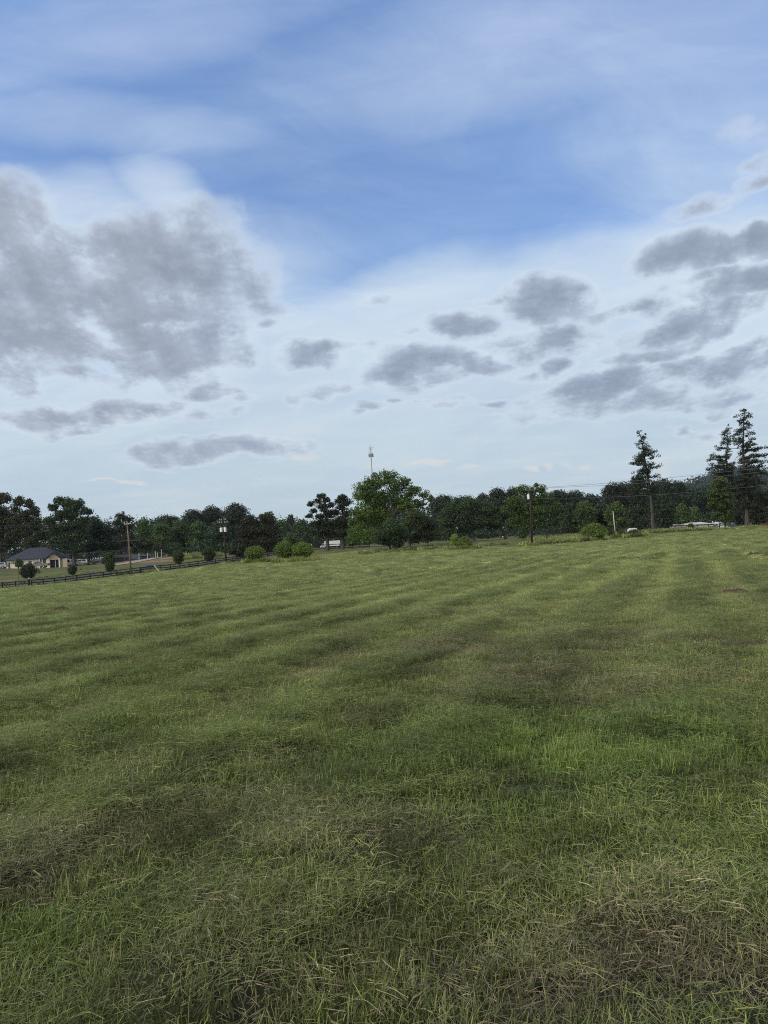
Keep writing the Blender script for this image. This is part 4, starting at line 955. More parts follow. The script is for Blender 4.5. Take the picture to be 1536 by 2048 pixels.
def strip(name, pts, width, m, lift, label=None):
    """a road laid on the land along (px, Y) points"""
    P = np.array([[ray(px, hor(px) + 15)[0] * Y, Y] for px, Y in pts])
    t = np.linspace(0, len(P) - 1, len(P) * 14); X = np.interp(t, range(len(P)), P[:, 0]); Yy = np.interp(t, range(len(P)), P[:, 1])
    k = np.ones(9) / 9; X[4:-4] = np.convolve(X, k, 'valid'); Yy[4:-4] = np.convolve(Yy, k, 'valid')
    T = np.gradient(np.stack([X, Yy], 1), axis=0); T /= np.linalg.norm(T, axis=1)[:, None]; Nn = np.stack([-T[:, 1], T[:, 0]], 1)
    cols = 5; V = []
    for c in np.linspace(-.5, .5, cols):
        q = np.stack([X, Yy], 1) + Nn * width * c; V.append(np.stack([q[:, 0], q[:, 1], gz(q[:, 0], q[:, 1]) + lift], 1))
    V = np.stack(V, 1).reshape(-1, 3); n = len(X)
    i, j = np.meshgrid(np.arange(n - 1), np.arange(cols - 1), indexing='ij')
    Q = np.stack([i * cols + j, (i + 1) * cols + j, (i + 1) * cols + j + 1, i * cols + j + 1], -1).reshape(-1, 4)
    return link(name, new_mesh(name, V, [Q], [m], True), kind='structure', label=label)
strip('road', [(-400, 172), (0, 166), (150, 173), (290, 176), (450, 196), (620, 213), (700, 213), (800, 207), (870, 206), (1000, 216), (1150, 208), (1300, 188), (1345, 185), (1540, 182), (1900, 178)], 6.0, M_ASPH, .10, 'narrow asphalt road running behind the fence')
strip('gravel_path', [(225, 199), (262, 204), (300, 216), (330, 226)], 4.5, M_GRAV, .12, 'pale gravel track on the bank')

# --- board fences
def fence(name, label, pts, h=1.25, gap=2.6, rails=(.98, .58, .2), cat='fence'):
    P = np.array([[ray(px, hor(px) + 15)[0] * Y, Y] for px, Y in pts])
    seg = np.hypot(*np.diff(P, axis=0).T); cum = np.concatenate([[0], np.cumsum(seg)]); n = int(cum[-1] / gap)
    t = np.linspace(0, cum[-1], n + 1); X = np.interp(t, cum, P[:, 0]); Yy = np.interp(t, cum, P[:, 1]); Z = gz(X, Yy)
    rt = root(name, (X[0], Yy[0], Z[0]), label, cat); O = np.array([X[0], Yy[0], Z[0]])
    for k in range(n + 1):
        p = np.array([X[k], Yy[k], Z[k]]) - O
        mb = MB(); mb.box((p[0] - .075, p[1] - .075, p[2] - .3), (p[0] + .075, p[1] + .075, p[2] + h)); mb.build('post', M_BLACKWOOD, rt)
    for r in rails:
        mb = MB()
        for k in range(n):
            a = np.array([X[k], Yy[k], Z[k] + r * h]) - O; b = np.array([X[k + 1], Yy[k + 1], Z[k + 1] + r * h]) - O
            d = b - a; a = a - np.array([0, .10, 0]); b = b - np.array([0, .10, 0]); mb.beam(a + d * .003, b - d * .003, .04, .18)
        mb.build('rail', M_BLACKWOOD, rt)
    return rt
fence('board_fence', 'long black three-board fence along the left edge of the field', [(62, 151), (150, 160), (260, 163.5), (350, 173), (450, 185), (500, 191), (620, 203), (680, 203.5), (740, 203)])
fence('board_fence', 'black board fence in front of the white mobile home', [(1240, 183), (1300, 178), (1335, 176), (1440, 177)], 1.3)
fence('board_fence', 'dim black fence under the dark trees right of the green pole tree', [(1085, 196), (1165, 192), (1225, 186)], 1.3)
# gate with diagonal braces at the left end
def P3(px, Y, h=0):
    x = ray(px, hor(px) + 40)[0] * Y; return np.array([x, Y, gz1(x, Y) + h])
def gate():
    a, b = P3(-12, 149.6), P3(55, 151); O = P3(55, 151)
    rt = root('field_gate', O, 'black board gate with diagonal braces at the left end of the fence', 'gate')
    for f in (.28, .78): 
        pass
    for r in (.22, .7, 1.15):
        mb = MB(); mb.beam(a + (0, -.1, r) - O, b + (0, -.1, r) - O, .05, .15); mb.build('rail', M_BLACKWOOD, rt)
    for px in (5, 31):
        q = P3(px, 150.3); mb = MB(); w_ = .11 if px == 5 else .08; q = q - O; mb.box((q[0] - w_, q[1] - w_, q[2] - .3), (q[0] + w_, q[1] + w_, q[2] + 1.35)); mb.build('post', M_BLACKWOOD, rt)
    for (p0, p1, up) in ((8, 16, 0), (13, 23, 0), (36, 45, 1), (42, 53, 1)):
        q0 = P3(p0, 150.3, .12 if up else 1.2) - O; q1 = P3(p1, 150.5, 1.2 if up else .12) - O
        q0[1] -= .2; q1[1] -= .2; mb = MB(); mb.beam(q0, q1, .04, .12); mb.build('brace', M_BLACKWOOD, rt)
gate()
q = P3(58, 151); rt = root('gate_post', q, 'stout dark gate post with a pale cap where the fence meets the gate', 'post')
MB().box((-.16, -.16, -.3), (.16, .16, 1.5)).build('post_body', M_BLACKWOOD, rt); MB().box((-.12, -.12, 1.5), (.12, .12, 1.78)).build('cap', M_PALE, rt)

# --- utility poles
def wood_pole(name, label, base, top, Y, r, m, bits):
    b = WP(*base, Y); g = gz1(b[0], Y); t = WP(*top, Y); O = np.array([b[0], Y, g])
    rt = root(name, O, label, 'utility pole')
    MB().tube([(0, 0, -.5), (t - O) * .5, t - O], [r * 1.2, r, r * .75], 10).build('shaft', m, rt, smooth=True)
    bits(rt, t - O); return t
def insul(mb, c, h=.28, r=.09): mb.lathe([(r * .5, 0), (r, .05), (r * .6, .1), (r, .15), (r * .5, .2), (r * .7, h)], c, 8)
def bits1(rt, t):
    MB().beam(t + (-2.2, -.16, -3.7), t + (1.6, -.16, -3.7), .05, .06).build('bracket', M_WIRE, rt)
    mb = MB(); insul(mb, t + (0, 0, .02), .4, .12); mb.build('insulator', M_CER, rt)
    MB().beam(t + (-.5, -.14, -.25), t + (.9, -.14, -.1), .10, .12).build('crossarm', M_PALE, rt)
    for dx_ in (-.4, .75):
        mb = MB(); insul(mb, t + (dx_, -.14, -.1 + (dx_ > 0) * .08), .3, .1); mb.build('insulator', M_CER, rt)
T1 = wood_pole('utility_pole', 'tall bare brown wooden pole leaning slightly, left of the blue car', (263, 1151), (254, 1046), 161, .15, M_POLE, bits1)
def transformer(rt, c, r=.30, h=.95):
    mb = MB(); mb.lathe([(r * .92, 0), (r, .06), (r, h - .1), (r * .85, h), (.05, h + .04)], c, 14); o = mb.build('transformer', M_WHITE, rt, smooth=False)
    mb = MB(); insul(mb, np.array(c) + (0, 0, h + .03), .3, .07); mb.build('bushing', M_CER, o)
def bits2(rt, t):
    MB().beam(t + (-1.2, -.18, -.7), t + (1.2, -.18, -.7), .10, .13).build('crossarm', M_POLED, rt)
    MB().beam(t + (-.8, -.18, -.1), t + (.7, -.18, -.1), .10, .12).build('crossarm', M_POLED, rt)
    for dx_, dz_ in ((-1.1, -.63), (-.7, -.63), (-.35, -.63), (.35, -.63), (.7, -.63), (1.1, -.6), (-.7, -.03), (-.3, -.03), (.3, -.03), (.6, -.03)):
        mb = MB(); insul(mb, t + (dx_, -.18, dz_), .34, .11); mb.build('insulator', M_CER, rt)
    transformer(rt, t + (-.48, -.2, -2.7)); transformer(rt, t + (.42, -.2, -2.7))
    MB().beam(t + (-.5, -.1, -1.75), t + (.45, -.1, -1.75), .08, .10).build('bracket', M_GALV, rt)
T2 = wood_pole('utility_pole', 'dark wooden pole carrying two white can transformers behind the fence', (453, 1131), (446, 1040), 173, .17, M_POLED, bits2)
def bits3(rt, t):
    MB().beam(t + (-.9, -.18, -.12), t + (.9, -.18, -.12), .10, .13).build('crossarm', M_POLE, rt)
    for dx_ in (-.8, .8, 0.0):
        mb = MB(); insul(mb, t + (dx_, -.18 if dx_ else 0, -.05), .32, .1); mb.build('insulator', M_CER, rt)
    transformer(rt, t + (-.40, -.15, -1.75), .21, .85)
    MB().tube([t + (.1, -.2, -2.2), t * .5 + (.12, -.2, 0), (.14, -.2, .3)], .04, 6).build('conduit', M_DARK, rt)
T3 = wood_pole('utility_pole', 'dark wooden pole with one white transformer in front of the broad green tree', (1064, 1093), (1060, 979), 140, .18, M_POLED, bits3)
b = P3(1064, 140); rt = root('stump_post', P3(1059, 139.6), 'short weathered post leaning against the foot of the transformer pole at the green tree', 'post')
MB().tube([(0, 0, -.2), (-.05, 0, .8), (-.12, 0, 1.15)], [.13, .12, .10], 8).build('stump', M_POLE, rt)
# off-frame poles that the wires run to
T4 = wood_pole('utility_pole', 'dark wooden pole continuing the line beyond the right edge', (1770, 1046), (1766, 905), 112, .17, M_POLED, bits3)
T0 = wood_pole('utility_pole', 'bare wooden pole continuing the line beyond the left edge', (-170, 1185), (-176, 1040), 140, .15, M_POLE, bits1)
def wire(label, a, b, sag, r=.018, group=None, name='power_line'):
    a = np.array(a); b = np.array(b); t = np.linspace(0, 1, 24)[:, None]; P = a + (b - a) * t; P[:, 2] -= (4 * sag * t * (1 - t))[:, 0]
    mb = MB(); mb.tube(P - a, r, 5, True); o = mb.build(name, M_WIRE, smooth=True, label=label, category='power line', group=group); o.location = a
wire('highest overhead wire rising to the right past the lone conifer', T3 + (.8, -.18, .25), T4 + (.8, -.18, .25), .7, .022, 'overhead wires on the right')
wire('middle overhead wire rising to the right past the lone conifer', T3 + (-.8, -.18, .25), T4 + (-.8, -.18, -.6), .9, .022, 'overhead wires on the right')
wire('lowest and faintest overhead wire crossing the dark ridge on the right', T3 + (0, -.1, -1.6), T4 + (0, -.1, -2.4), 1.2, .018, 'overhead wires on the right')
wire('upper thin wire leading left from the bare wooden pole over the oaks', T1 + (-.4, -.14, .2), T0 + (-.4, -.14, .2), 1.0, .014, 'overhead wires on the left')
wire('middle thin wire leading left from the bare wooden pole', T1 + (-2.0, -.16, -3.65), T0 + (-2.0, -.16, -3.0), 1.1, .014, 'overhead wires on the left')
wire('lowest dark wire passing before the house roof', T1 + (0, -.16, -5.4), T0 + (0, -.16, -6.4), .9, .022, 'overhead wires on the left')
wire('thin wire joining the bare pole to the two-transformer pole', T1 + (.75, -.14, .2), T2 + (-1.1, -.18, -.3), .9, .013)
gA = T1 + (.05, 0, -3.3); gB = P3(321, 158.5)
rt = root('guy_wire', gB, 'slanting guy wire with a pale guard anchored in the grass beside the blue car', 'guy wire')
MB().tube([gA - gB, (gA - gB) * .18], .014, 6).build('cable', M_WIRE, rt); MB().tube([(gA - gB) * .19, (0, 0, -.1)], .07, 8).build('guard', mat('guard_plastic', (.50, .47, .33), .6), rt)
# pale bare post by the shrubs
b = WP(1231, 1066, 150); g = gz1(b[0], 150); O = np.array([b[0], 150, g]); t = WP(1226, 1023, 150)
rt = root('lamp_post', O, 'pale bare pole standing between the round bush and the low shrubs', 'pole')
MB().tube([(0, 0, -.3), t - O], [.12, .075], 8).build('shaft', M_PALE, rt, smooth=True); MB().box((-.16, -.16, -.05), (.16, .16, .12)).build('base_plate', M_GALV, rt)
# cell tower
Yt = 640; b = WP(746, 1040, Yt); b[2] = 1.0; t = WP(741, 893, Yt); O = b.copy(); O[0] = t[0]; t = t - O
rt = root('cell_tower', O, 'slim grey monopole tower with antennas rising behind the big oak', 'tower')
MB().tube([(0, 0, -1), (0, 0, t[2] * .5), (0, 0, t[2] - 1)], [.9, .62, .36], 10).build('mast', M_GALV, rt, smooth=True)
mb = MB(); mb.beam((-2.4, 0, t[2] - 1.2), (2.4, 0, t[2] - 1.2), .3, .3); mb.beam((0, -2, t[2] - 1.2), (0, 2, t[2] - 1.2), .3, .3, (1, 0, 0)); mb.beam((-1.4, 0, t[2] - 2.6), (1.4, 0, t[2] - 2.6), .25, .25)
mb.build('top_arm', M_GALV, rt); MB().tube([(0, 0, t[2] - 1), (0, 0, t[2] + 1.2)], .14, 6).build('lightning_rod', M_GALV, rt)
mb = MB(); mb.lathe([(1.5, 0), (1.5, .25)], (0, 0, t[2] - 7.4), 12); mb.build('platform', M_GALV, rt)
for k in range(9):
    a = k / 9 * 6.283 + .2; c = np.array([math.cos(a) * 1.75, math.sin(a) * 1.75, t[2] - 7.6 + (k % 3) * .3])
    MB().box(c - (.34, .25, 1.3), c + (.34, .25, 1.4)).build('antenna', M_GALV, rt)
MB().box((-1.6, -.3, t[2] - 4.9), (-1.0, .3, t[2] - 4.0)).build('radio_unit', M_GALV, rt)

# --- houses
def frame_at(pxl, pxr, base, Y, Yr=None):
    """origin at the left base corner; X axis along the facade"""
    a = WP(pxl, base, Y); b = WP(pxr, base, Yr or Y); ang_ = math.atan2(b[1] - a[1], b[0] - a[0]); return a[0], a[1], math.hypot(b[0] - a[0], b[1] - a[1]), ang_
def house_left():
    x0, y0, Wd, an = frame_at(13, 121, 1137, 224, 226); k = Wd / 108.0       # metres per picture pixel
    g = gz1(x0 + Wd / 2, y0)
    rt = root('house', (x0, y0, g), 'low cream house with a dark hipped roof and an open garage behind the left fence', 'house', rotz=an)
    D = 9.5; Hw = 2.6
    X = lambda px: (px - 13) * k
    body = MB().box((0, 0, -.6), (X(96), D, Hw)).build('wall', M_CREAM, rt)
    MB().box((X(96), -.9, -.6), (X(101.5), D, Hw)).build('wall', M_CREAM, rt); MB().box((X(119.5), -.9, -.6), (X(122), D, Hw)).build('wall', M_CREAM, rt)
    MB().box((X(101.5), -.88, Hw - .45), (X(119.5), -.6, Hw)).build('garage_header', M_TAN, rt)
    # hipped roof with thickness
    e = .45; rx0, rx1 = X(50), X(84); ex0, ex1 = -e, X(122) + e; zr = Hw + 3.5; mb = MB()
    V = [(ex0, -e, Hw), (ex1, -e, Hw), (ex1, D + e, Hw), (ex0, D + e, Hw), (rx0, D / 2, zr), (rx1, D / 2, zr), (ex0, -e, Hw + .18), (ex1, -e, Hw + .18), (ex1, D + e, Hw + .18), (ex0, D + e, Hw + .18)]
    mb.add(V, [(0, 1, 2, 3), (0, 6, 7, 1), (1, 7, 8, 2), (2, 8, 9, 3), (3, 9, 6, 0), (6, 4, 5, 7), (7, 5, 8), (8, 5, 4, 9), (9, 4, 6)])
    roof = mb.build('roof', M_ROOF, rt)
    # front gable over the garage
    gx0, gx1 = X(96), X(122.5); gm = (gx0 + gx1) / 2; gh = Hw + 1.55; t_ = .16
    MB().prism([(gx0 + .1, Hw + .02), (gx1 - .1, Hw + .02), (gm, gh - .1)], -.92, -.75).build('gable', M_TAN, rt)
    mb = MB(); mb.add([(gx0 - .5, -1.35, Hw - .12), (gm, -1.35, gh), (gx1 + .5, -1.35, Hw - .12), (gx0 - .5, 4.2, Hw - .12), (gm, 4.2, gh), (gx1 + .5, 4.2, Hw - .12),
                       (gx0 - .5, -1.35, Hw + t_ - .12), (gm, -1.35, gh + t_), (gx1 + .5, -1.35, Hw + t_ - .12), (gx0 - .5, 4.2, Hw + t_ - .12), (gm, 4.2, gh + t_), (gx1 + .5, 4.2, Hw + t_ - .12)],
                      [(0, 1, 4, 3), (1, 2, 5, 4), (6, 9, 10, 7), (7, 10, 11, 8), (0, 6, 7, 1), (1, 7, 8, 2), (3, 4, 10, 9), (4, 5, 11, 10), (0, 3, 9, 6), (2, 8, 11, 5)])
    mb.build('gable_roof', M_ROOF, rt)
    MB().box((X(102), -.3, -.1), (X(119), -.2, Hw - .42)).build('garage_shade_panel', M_DARK, rt)  # near-black panel standing in for the shade inside the open garage
    mb = MB(); mb.box((X(112), -.75, -.1), (X(113), -.55, Hw - .45)); mb.build('column', M_PALE, rt)
    for px0, px1, z0, z1, m in ((43.5, 46.5, .6, 2.1, 'w'), (58, 62.5, .5, 2.15, 'w'), (81, 84.5, .1, 2.2, 'w'), (87, 92, .1, 2.2, 'w')):
        wf = MB().box((X(px0) - .08, -.07, z0 - .08), (X(px1) + .08, -.003, z1 + .08)).build('window', M_SHUT, rt)
        MB().box((X(px0), -.10, z0), (X(px1), -.073, z1)).build('pane', M_GLASS, wf)
    dr = MB().box((X(17), -.06, 0), (X(20), -.003, 2.05)).build('door', M_SHUT, rt); MB().box((X(19.3), -.12, 1.0), (X(19.6), -.065, 1.1)).build('handle', M_GALV, dr)
    MB().box((X(80), -.12, 2.28), (X(96), -.003, Hw - .02)).build('lintel', M_SHUT, rt)
    for px_ in (80.5, 85.5, 94):
        MB().box((X(px_) - .07, -.5, -.2), (X(px_) + .07, -.36, Hw - .01)).build('column', M_CREAM, rt)
house_left()
q = P3(127, 219); rt = root('garden_wall', q, 'short tan wall panel standing just right of the house', 'wall')
MB().box((0, 0, -.4), (1.25, .2, 2.35)).build('panel', M_TAN, rt); MB().box((-.05, -.05, 2.35), (1.30, .25, 2.45)).build('coping', M_CREAM, rt)
def mobile_home():
    x0, y0, Wd, an = frame_at(1349, 1427, 1060, 236, 236); k = Wd / 78.0; X = lambda px: (px - 1349) * k
    g = zat(1388, 1060, 236) - .3
    rt = root('mobile_home', (x0, y0, g), 'long low white mobile home with a shallow gabled roof behind the black fence', 'house', rotz=an)
    MB().box((0, 1.2, -1), (X(1374), 6.5, 1.75)).build('wall', M_WHITE, rt); MB().box((X(1374) + .003, 0, -1), (Wd, 7.5, 1.7)).build('wall', M_WHITE, rt)
    MR = mat('metal_roof_tan', (.42, .38, .36), .5, .4, var=.06)
    MB().prism([(-.2, 1.75), (X(1376), 1.75), (X(1376), 1.95), (X(1355), 2.35), (-.2, 1.9)], .9, 6.8).build('roof', MR, rt)
    xm = X(1402); mb = MB(); mb.prism([(X(1372), 1.7), (Wd + .25, 1.7), (Wd + .25, 1.85), (xm, 2.65), (X(1372), 1.95)], -.25, 7.8); r2 = mb.build('roof', M_WHITE, rt)
    MB().prism([(X(1380), 2.22), (xm - .6, 2.6), (xm - .6, 2.66), (X(1380), 2.28)], .5, 7.4).build('roof_sheet', MR, rt)
    for px in (1386, 1396, 1404, 1410, 1418):
        wn = MB().box((X(px), -.06, .35), (X(px) + .55, -.003, 1.25)).build('window', M_GALV, rt); MB().box((X(px) + .05, -.08, .4), (X(px) + .5, -.063, 1.2)).build('pane', M_GLASS, wn)
    d = MB().box((X(1391), -.05, -.5), (X(1391) + .5, -.003, 1.3)).build('door', M_SHUT, rt); MB().box((X(1391) + .38, -.09, .4), (X(1391) + .45, -.053, .5)).build('handle', M_GALV, d)
mobile_home()
def low_shed():
    p = P3(262, 232); rt = root('shed', p, 'low grey-roofed open shed under the magnolia, behind the wooden pole', 'shed')
    MB().box((-5, 0, -.3), (4.5, 5, 1.3)).build('wall', mat('shed_board', (.06, .05, .05), .9), rt)
    MB().prism([(-5.4, 1.3), (4.9, 1.3), (4.4, 2.0), (-4.8, 2.15)], -.5, 5.6).build('roof', mat('shed_roof', (.13, .11, .12), .8), rt)
    MB().box((-3.4, -.06, -.2), (-1.0, -.003, 1.15)).build('door', M_DARK, rt)
low_shed()
# pale sports-court posts with rails
for k, (px, Y, hh, lb) in enumerate([(280, 222, 1.75, 'leftmost'), (297, 222, 1.6, 'second from the left'), (313, 222, 1.9, 'middle'), (317, 226, 1.5, 'short second from the right'), (325, 224, 2.3, 'rightmost and tallest')]):
    p = P3(px, Y); rt = root('court_post', p, '%s of the five pale posts on the reddish bank' % lb, 'post', 'pale posts on the bank')
    MB().tube([(0, 0, -.2), (0, 0, hh)], .10, 6).build('shaft', M_PALE, rt); MB().lathe([(.13, 0), (.13, .05), (.05, .1)], (0, 0, hh), 8).build('cap', M_PALE, rt)
mb = MB(); a = P3(240, 223, 1.0); b_ = P3(345, 223, 1.0)
rt = root('wire_fence', P3(240, 223), 'thin wire fence strung between the pale posts on the bank', 'fence')
for h_ in (.3, .75, 1.2):
    MB().beam((0, 0, h_), P3(345, 223, h_) - P3(240, 223), .03, .035).build('strand', M_WIRE, rt)

# --- vehicles
def wheel(rt, x, y, r, wd=.22):
    mb = MB(); c = 16; V = []; 
    for s_, rr in ((-wd / 2, r * .92), (-wd / 2 + .03, r), (wd / 2 - .03, r), (wd / 2, r * .92)):
        for k in range(c): a = k / c * 6.283; V.append((x + rr * math.cos(a), y + s_, r + rr * math.sin(a)))
    F = [(i * c + k, i * c + (k + 1) % c, (i + 1) * c + (k + 1) % c, (i + 1) * c + k) for i in range(3) for k in range(c)] + [tuple(range(c)), tuple(range(3 * c, 4 * c))[::-1]]
    o = MB().add(V, F).build('wheel', M_TYRE, rt)
    V = []
    for s_, rr in ((-wd / 2 - .012, r * .6), (wd / 2 + .012, r * .6)):
        for k in range(c): a = k / c * 6.283; V.append((x + rr * math.cos(a), y + s_, r + rr * math.sin(a)))
    MB().add(V, [tuple(range(c)), tuple(range(c, 2 * c))[::-1]] + [(k, (k + 1) % c, (k + 1) % c + c, k + c) for k in range(c)]).build('rim', M_RIM, o)
PROF = {
 'sedan': dict(L=4.7, W=1.8, r=.33, wx=(.85, 3.75), body=[(0, .28), (.03, .62), (.15, .78), (1.15, .88), (1.3, .92), (3.6, .96), (4.55, .92), (4.68, .75), (4.7, .30)], cab=[(1.15, .90), (1.95, 1.40), (3.0, 1.43), (3.95, .96)]),
 'suv': dict(L=4.8, W=1.9, r=.38, wx=(.9, 3.85), body=[(0, .35), (.03, .75), (.15, .95), (1.15, 1.05), (4.6, 1.10), (4.75, .9), (4.8, .35)], cab=[(1.15, 1.04), (1.75, 1.72), (4.3, 1.75), (4.7, 1.08)]),
 'van': dict(L=5.4, W=1.95, r=.36, wx=(.95, 4.3), body=[(0, .35), (.03, .8), (.4, 1.05), (.9, 1.15), (5.35, 1.2), (5.4, .35)], cab=[(.85, 1.13), (1.45, 2.0), (5.2, 2.05), (5.38, 1.18)]),
 'pickup': dict(L=5.6, W=1.95, r=.40, wx=(1.0, 4.4), body=[(0, .4), (.03, .85), (.2, 1.05), (1.35, 1.15), (3.4, 1.2), (5.55, 1.2), (5.6, .45)], cab=[(1.35, 1.14), (1.95, 1.80), (3.1, 1.83), (3.45, 1.19)]),
}
def vehicle(name, label, cat, typ, px, Y, paint, rot=0, flip=False, group=None, z=None, scale=1.0):
    p = P3(px, Y); d = PROF[typ]; Lc, Wc = d['L'], d['W']
    rt = root(name, p if z is None else (p[0], p[1], z), label, cat, group, rotz=R(rot + (180 if flip else 0)))
    rt.location.z += .11; rt.scale = (scale,) * 3
    ox = lambda pr: [(x - Lc / 2, z_) for x, z_ in pr]
    bp = ox(d['body']); n = len(bp)
    MB().prism(bp, -Wc / 2, Wc / 2, [.04 if z_ < .5 else (.0 if z_ < .85 else .05) for x, z_ in bp]).build('body', paint, rt, bevel=.05)
    cp = ox(d['cab']); MB().prism(cp, -Wc / 2 + .06, Wc / 2 - .06, [.0, .17, .17, .0]).build('cabin', paint, rt, bevel=.03)
    (a0, z0), (a1, z1), (a2, z2), (a3, z3) = cp
    for sgn in (-1, 1):      # side glass, two panes a side, lying on the sloped cabin side
        for f0, f1 in ((.14, .48), (.52, .88)):
            def pt(f, t):
                xb = a0 + (a3 - a0) * f; xt = a1 + (a2 - a1) * f; x = xb + (xt - xb) * t; zb_ = z0 + (z3 - z0) * f; zt_ = z1 + (z2 - z1) * f
                return (x, sgn * (Wc / 2 - .06 - .17 * t + .012), zb_ + (zt_ - zb_) * t)
            q = [pt(f0, .12), pt(f1, .12), pt(f1, .86), pt(f0, .86)]; q2 = [(x, y - sgn * .03, z_) for x, y, z_ in q]
            MB().add(q + q2, [(0, 1, 2, 3), (7, 6, 5, 4), (0, 4, 5, 1), (1, 5, 6, 2), (2, 6, 7, 3), (3, 7, 4, 0)]).build('window', M_GLASS, rt)
    for (xa, za), (xb, zb_), nm, s_ in (((a0, z0), (a1, z1), 'windscreen', -1), ((a3, z3), (a2, z2), 'rear_window', 1)):
        q = [(xa + (xb - xa) * t + s_ * .02, y, za + (zb_ - za) * t + .015) for t, y in ((.12, -Wc / 2 + .18), (.12, Wc / 2 - .18), (.88, Wc / 2 - .30), (.88, -Wc / 2 + .30))]
        q2 = [(x - s_ * .03, y, z_ - .02) for x, y, z_ in q]
        MB().add(q + q2, [(0, 1, 2, 3), (7, 6, 5, 4), (0, 4, 5, 1), (1, 5, 6, 2), (2, 6, 7, 3), (3, 7, 4, 0)]).build(nm, M_GLASS, rt)
    for wx in d['wx']:
        for sy in (-1, 1): wheel(rt, wx - Lc / 2, sy * (Wc / 2 - .10), d['r'])
    zl = d['body'][1][1] - .05
    for sy in (-1, 1):
        MB().box((-Lc / 2 - .02, sy * (Wc / 2 - .35) - .18, zl - .1), (-Lc / 2 + .06, sy * (Wc / 2 - .35) + .18, zl + .05)).build('headlight', M_LAMP, rt)
        MB().box((Lc / 2 - .05, sy * (Wc / 2 - .3) - .14, zl - .08), (Lc / 2 + .02, sy * (Wc / 2 - .3) + .14, zl + .08)).build('tail_light', M_REDL, rt)
    return rt
NAVY = mat('navy_car_paint', (.035, .050, .095), .15, .6, var=.05); WHT = mat('white_car_paint', (.62, .64, .66), .3, .5, var=.03); GREYC = mat('tan_grey_car_paint', (.20, .175, .15), .5, .4); BLK = mat('black_car_paint', (.012, .012, .018), .25, .6)
RED = mat('red_paint', (.13, .016, .028), .35, .5, var=.08); SILV = mat('silver_car_paint', (.36, .40, .42), .3, .5)
vehicle('parked_car', 'dark blue sedan on the road behind the fence by the slanting guy wire', 'car', 'sedan', 301, 170.5, NAVY, 8, group=None)
vehicle('pickup_truck', 'dull tan pickup truck parked in front of the cream house', 'pickup truck', 'pickup', 79, 216, GREYC, 5)
vehicle('parked_van', 'white van under the large oak, nearest to the house', 'van', 'van', 143, 232, WHT, 80)
vehicle('parked_van', 'white van parked between the two oak trunks right of the house', 'van', 'suv', 163, 236, WHT, 4)
vehicle('parked_car', 'dark purple-black sport utility parked under the low-hanging tree', 'car', 'suv', 196, 228, BLK, -12)
vehicle('parked_car', 'pale car cut off at the left edge beside the house', 'car', 'suv', -2, 218, SILV, 10)
vehicle('parked_car', 'dark low car in front of the grey-roofed shed', 'car', 'sedan', 272, 226, NAVY, -4, scale=.8)
vehicle('parked_car', 'small white car left of the thin trunk of the yellow-green tree', 'car', 'sedan', 1442, 196, WHT, 5, scale=.75)
vehicle('parked_car', 'dark blue car between the two right conifers', 'car', 'sedan', 1472, 200, NAVY, -6)
vehicle('pickup_truck', 'red pickup truck at the right edge beyond the thick trunk', 'pickup truck', 'pickup', 1538, 192, RED, 0)
def box_truck():
    p = P3(664, 212); rt = root('box_truck', p, 'white box truck seen through the fence below the two pines', 'truck', rotz=R(3)); rt.location.z += .05; rt.scale = (.72, .72, .68)
    MB().box((-2.4, -1.15, .85), (3.6, 1.15, 3.1)).build('cargo_box', M_WHITE, rt, bevel=.05)
    MB().prism([(-4.2, .5), (-4.2, 1.15), (-3.6, 1.35), (-3.05, 2.15), (-2.45, 2.2), (-2.45, .5)], -1.0, 1.0).build('cab', M_WHITE, rt, bevel=.05)
    MB().box((-4.0, -.45, .45), (3.5, .45, .82)).build('chassis', M_DARK, rt)
    for sy in (-1, 1):
        MB().prism([(-3.5, 1.38), (-3.05, 2.02), (-2.6, 2.05), (-2.6, 1.38)], sy * 1.012 - .01, sy * 1.012 + .01).build('window', M_GLASS, rt)
        for x in (-3.3, 2.3): wheel(rt, x, sy * .92, .45, .28)
    MB().add([(-3.64, -.85, 1.38), (-3.64, .85, 1.38), (-3.1, .8, 2.12), (-3.1, -.8, 2.12), (-3.6, -.85, 1.35), (-3.6, .85, 1.35), (-3.06, .8, 2.1), (-3.06, -.8, 2.1)], [(0, 1, 2, 3), (7, 6, 5, 4), (0, 4, 5, 1), (1, 5, 6, 2), (2, 6, 7, 3), (3, 7, 4, 0)]).build('windscreen', M_GLASS, rt)
    for sy in (-1, 1): MB().box((-4.23, sy * .7 - .15, .8), (-4.18, sy * .7 + .15, 1.0)).build('headlight', M_LAMP, rt)
box_truck()
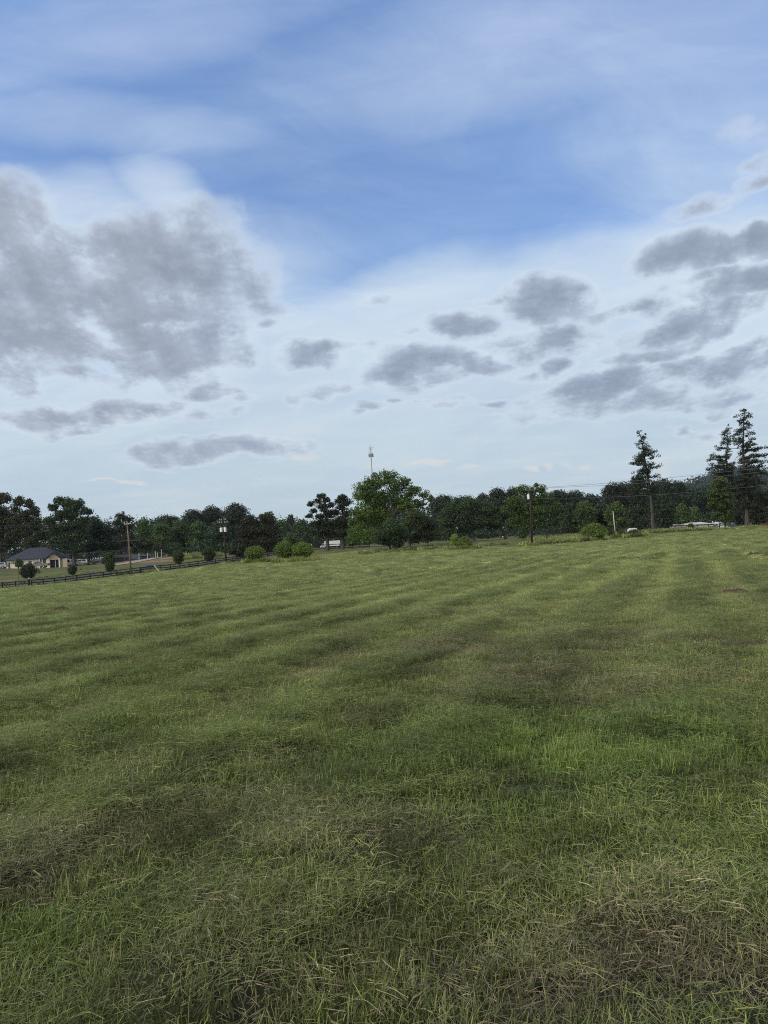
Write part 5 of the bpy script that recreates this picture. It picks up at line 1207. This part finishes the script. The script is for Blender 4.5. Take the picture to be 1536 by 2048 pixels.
def covered_trailer():
    p = P3(1267, 172); rt = root('utility_trailer', p, 'low trailer with orange side and white rounded cover behind the row of shrubs', 'trailer', rotz=R(2))
    OR = mat('orange_panel', (.36, .12, .04), .6)
    rt.scale = (.85, .85, .8)
    MB().box((-.6, -.7, .35), (1.2, .7, 1.0)).build('side_panel', OR, rt)
    MB().prism([(-1.0, 1.0), (1.2, 1.0), (1.0, 1.28), (.4, 1.42), (-.5, 1.40), (-.95, 1.2)], -.75, .75).build('cover', M_WHITE, rt, bevel=.03)
    MB().box((-1.0, -.7, .35), (-.603, .7, .997)).build('front_panel', M_WHITE, rt)
    for sy in (-1, 1): wheel(rt, .2, sy * .85, .3)
covered_trailer()
# --- bare earth heaps in the field
M_EARTH = rough_material('red_brown_earth', (.050, .030, .020), (.11, .068, .045), 9, bump=.8)
for k, (px, py, r, h, lb) in enumerate([(118, 1224, .34, .14, 'small red-brown earth heap in the mown grass near the left edge'), (1468, 1190, .34, .12, 'red-brown earth heap far right in the mown grass'),
        (912, 1304, .28, .07, 'crumbled dark red earth heap in the middle of the field'), (1270, 1121, .40, .14, 'small dark earth heap near the top of the mown stripes'), (1507, 1112, .4, .14, 'farthest dark earth heap at the upper right of the field')]):
    x, y = field_hit(px, py); mb = MB(); rg = np.random.RandomState(300 + k); n = 18; V = []; F = []
    for i, (rr, zz) in enumerate(((1, -.35), (.86, .25), (.6, .7), (.28, .95))):
        for j in range(n):
            a = j / n * 6.283; q = rr * (1 + .22 * rg.randn() * .5); V.append((q * r * math.cos(a) * 1.4, q * r * math.sin(a), zz * h * (1 + .25 * rg.randn())))
    for i in range(3):
        for j in range(n): F.append((i * n + j, i * n + (j + 1) % n, (i + 1) * n + (j + 1) % n, (i + 1) * n + j))
    V.append((0, 0, h)); F += [(3 * n + j, 3 * n + (j + 1) % n, 4 * n) for j in range(n)]
    o = mb.add(V, F).build('earth_mound', M_EARTH, smooth=True, label=lb, category='earth mound', group='earth heaps in the field'); o.location = (x, y, gz1(x, y))

def haze():
    mb = MB(); mb.box((-900, -60, -12), (1600, 1760, 135)); o = mb.build('haze', None, kind='stuff', label='thin evening haze over the fields', category='haze')
    m = bpy.data.materials.new('haze'); m.use_nodes = True; t = NT(m.node_tree); t.n.clear()
    v = t.node('ShaderNodeVolumePrincipled'); v.inputs['Color'].default_value = (.80, .88, 1.0, 1); v.inputs['Density'].default_value = .00006; v.inputs['Anisotropy'].default_value = .3
    oo = t.node('ShaderNodeOutputMaterial'); t.l.new(v.outputs[0], oo.inputs['Volume']); o.data.materials.clear(); o.data.materials.append(m)
haze()
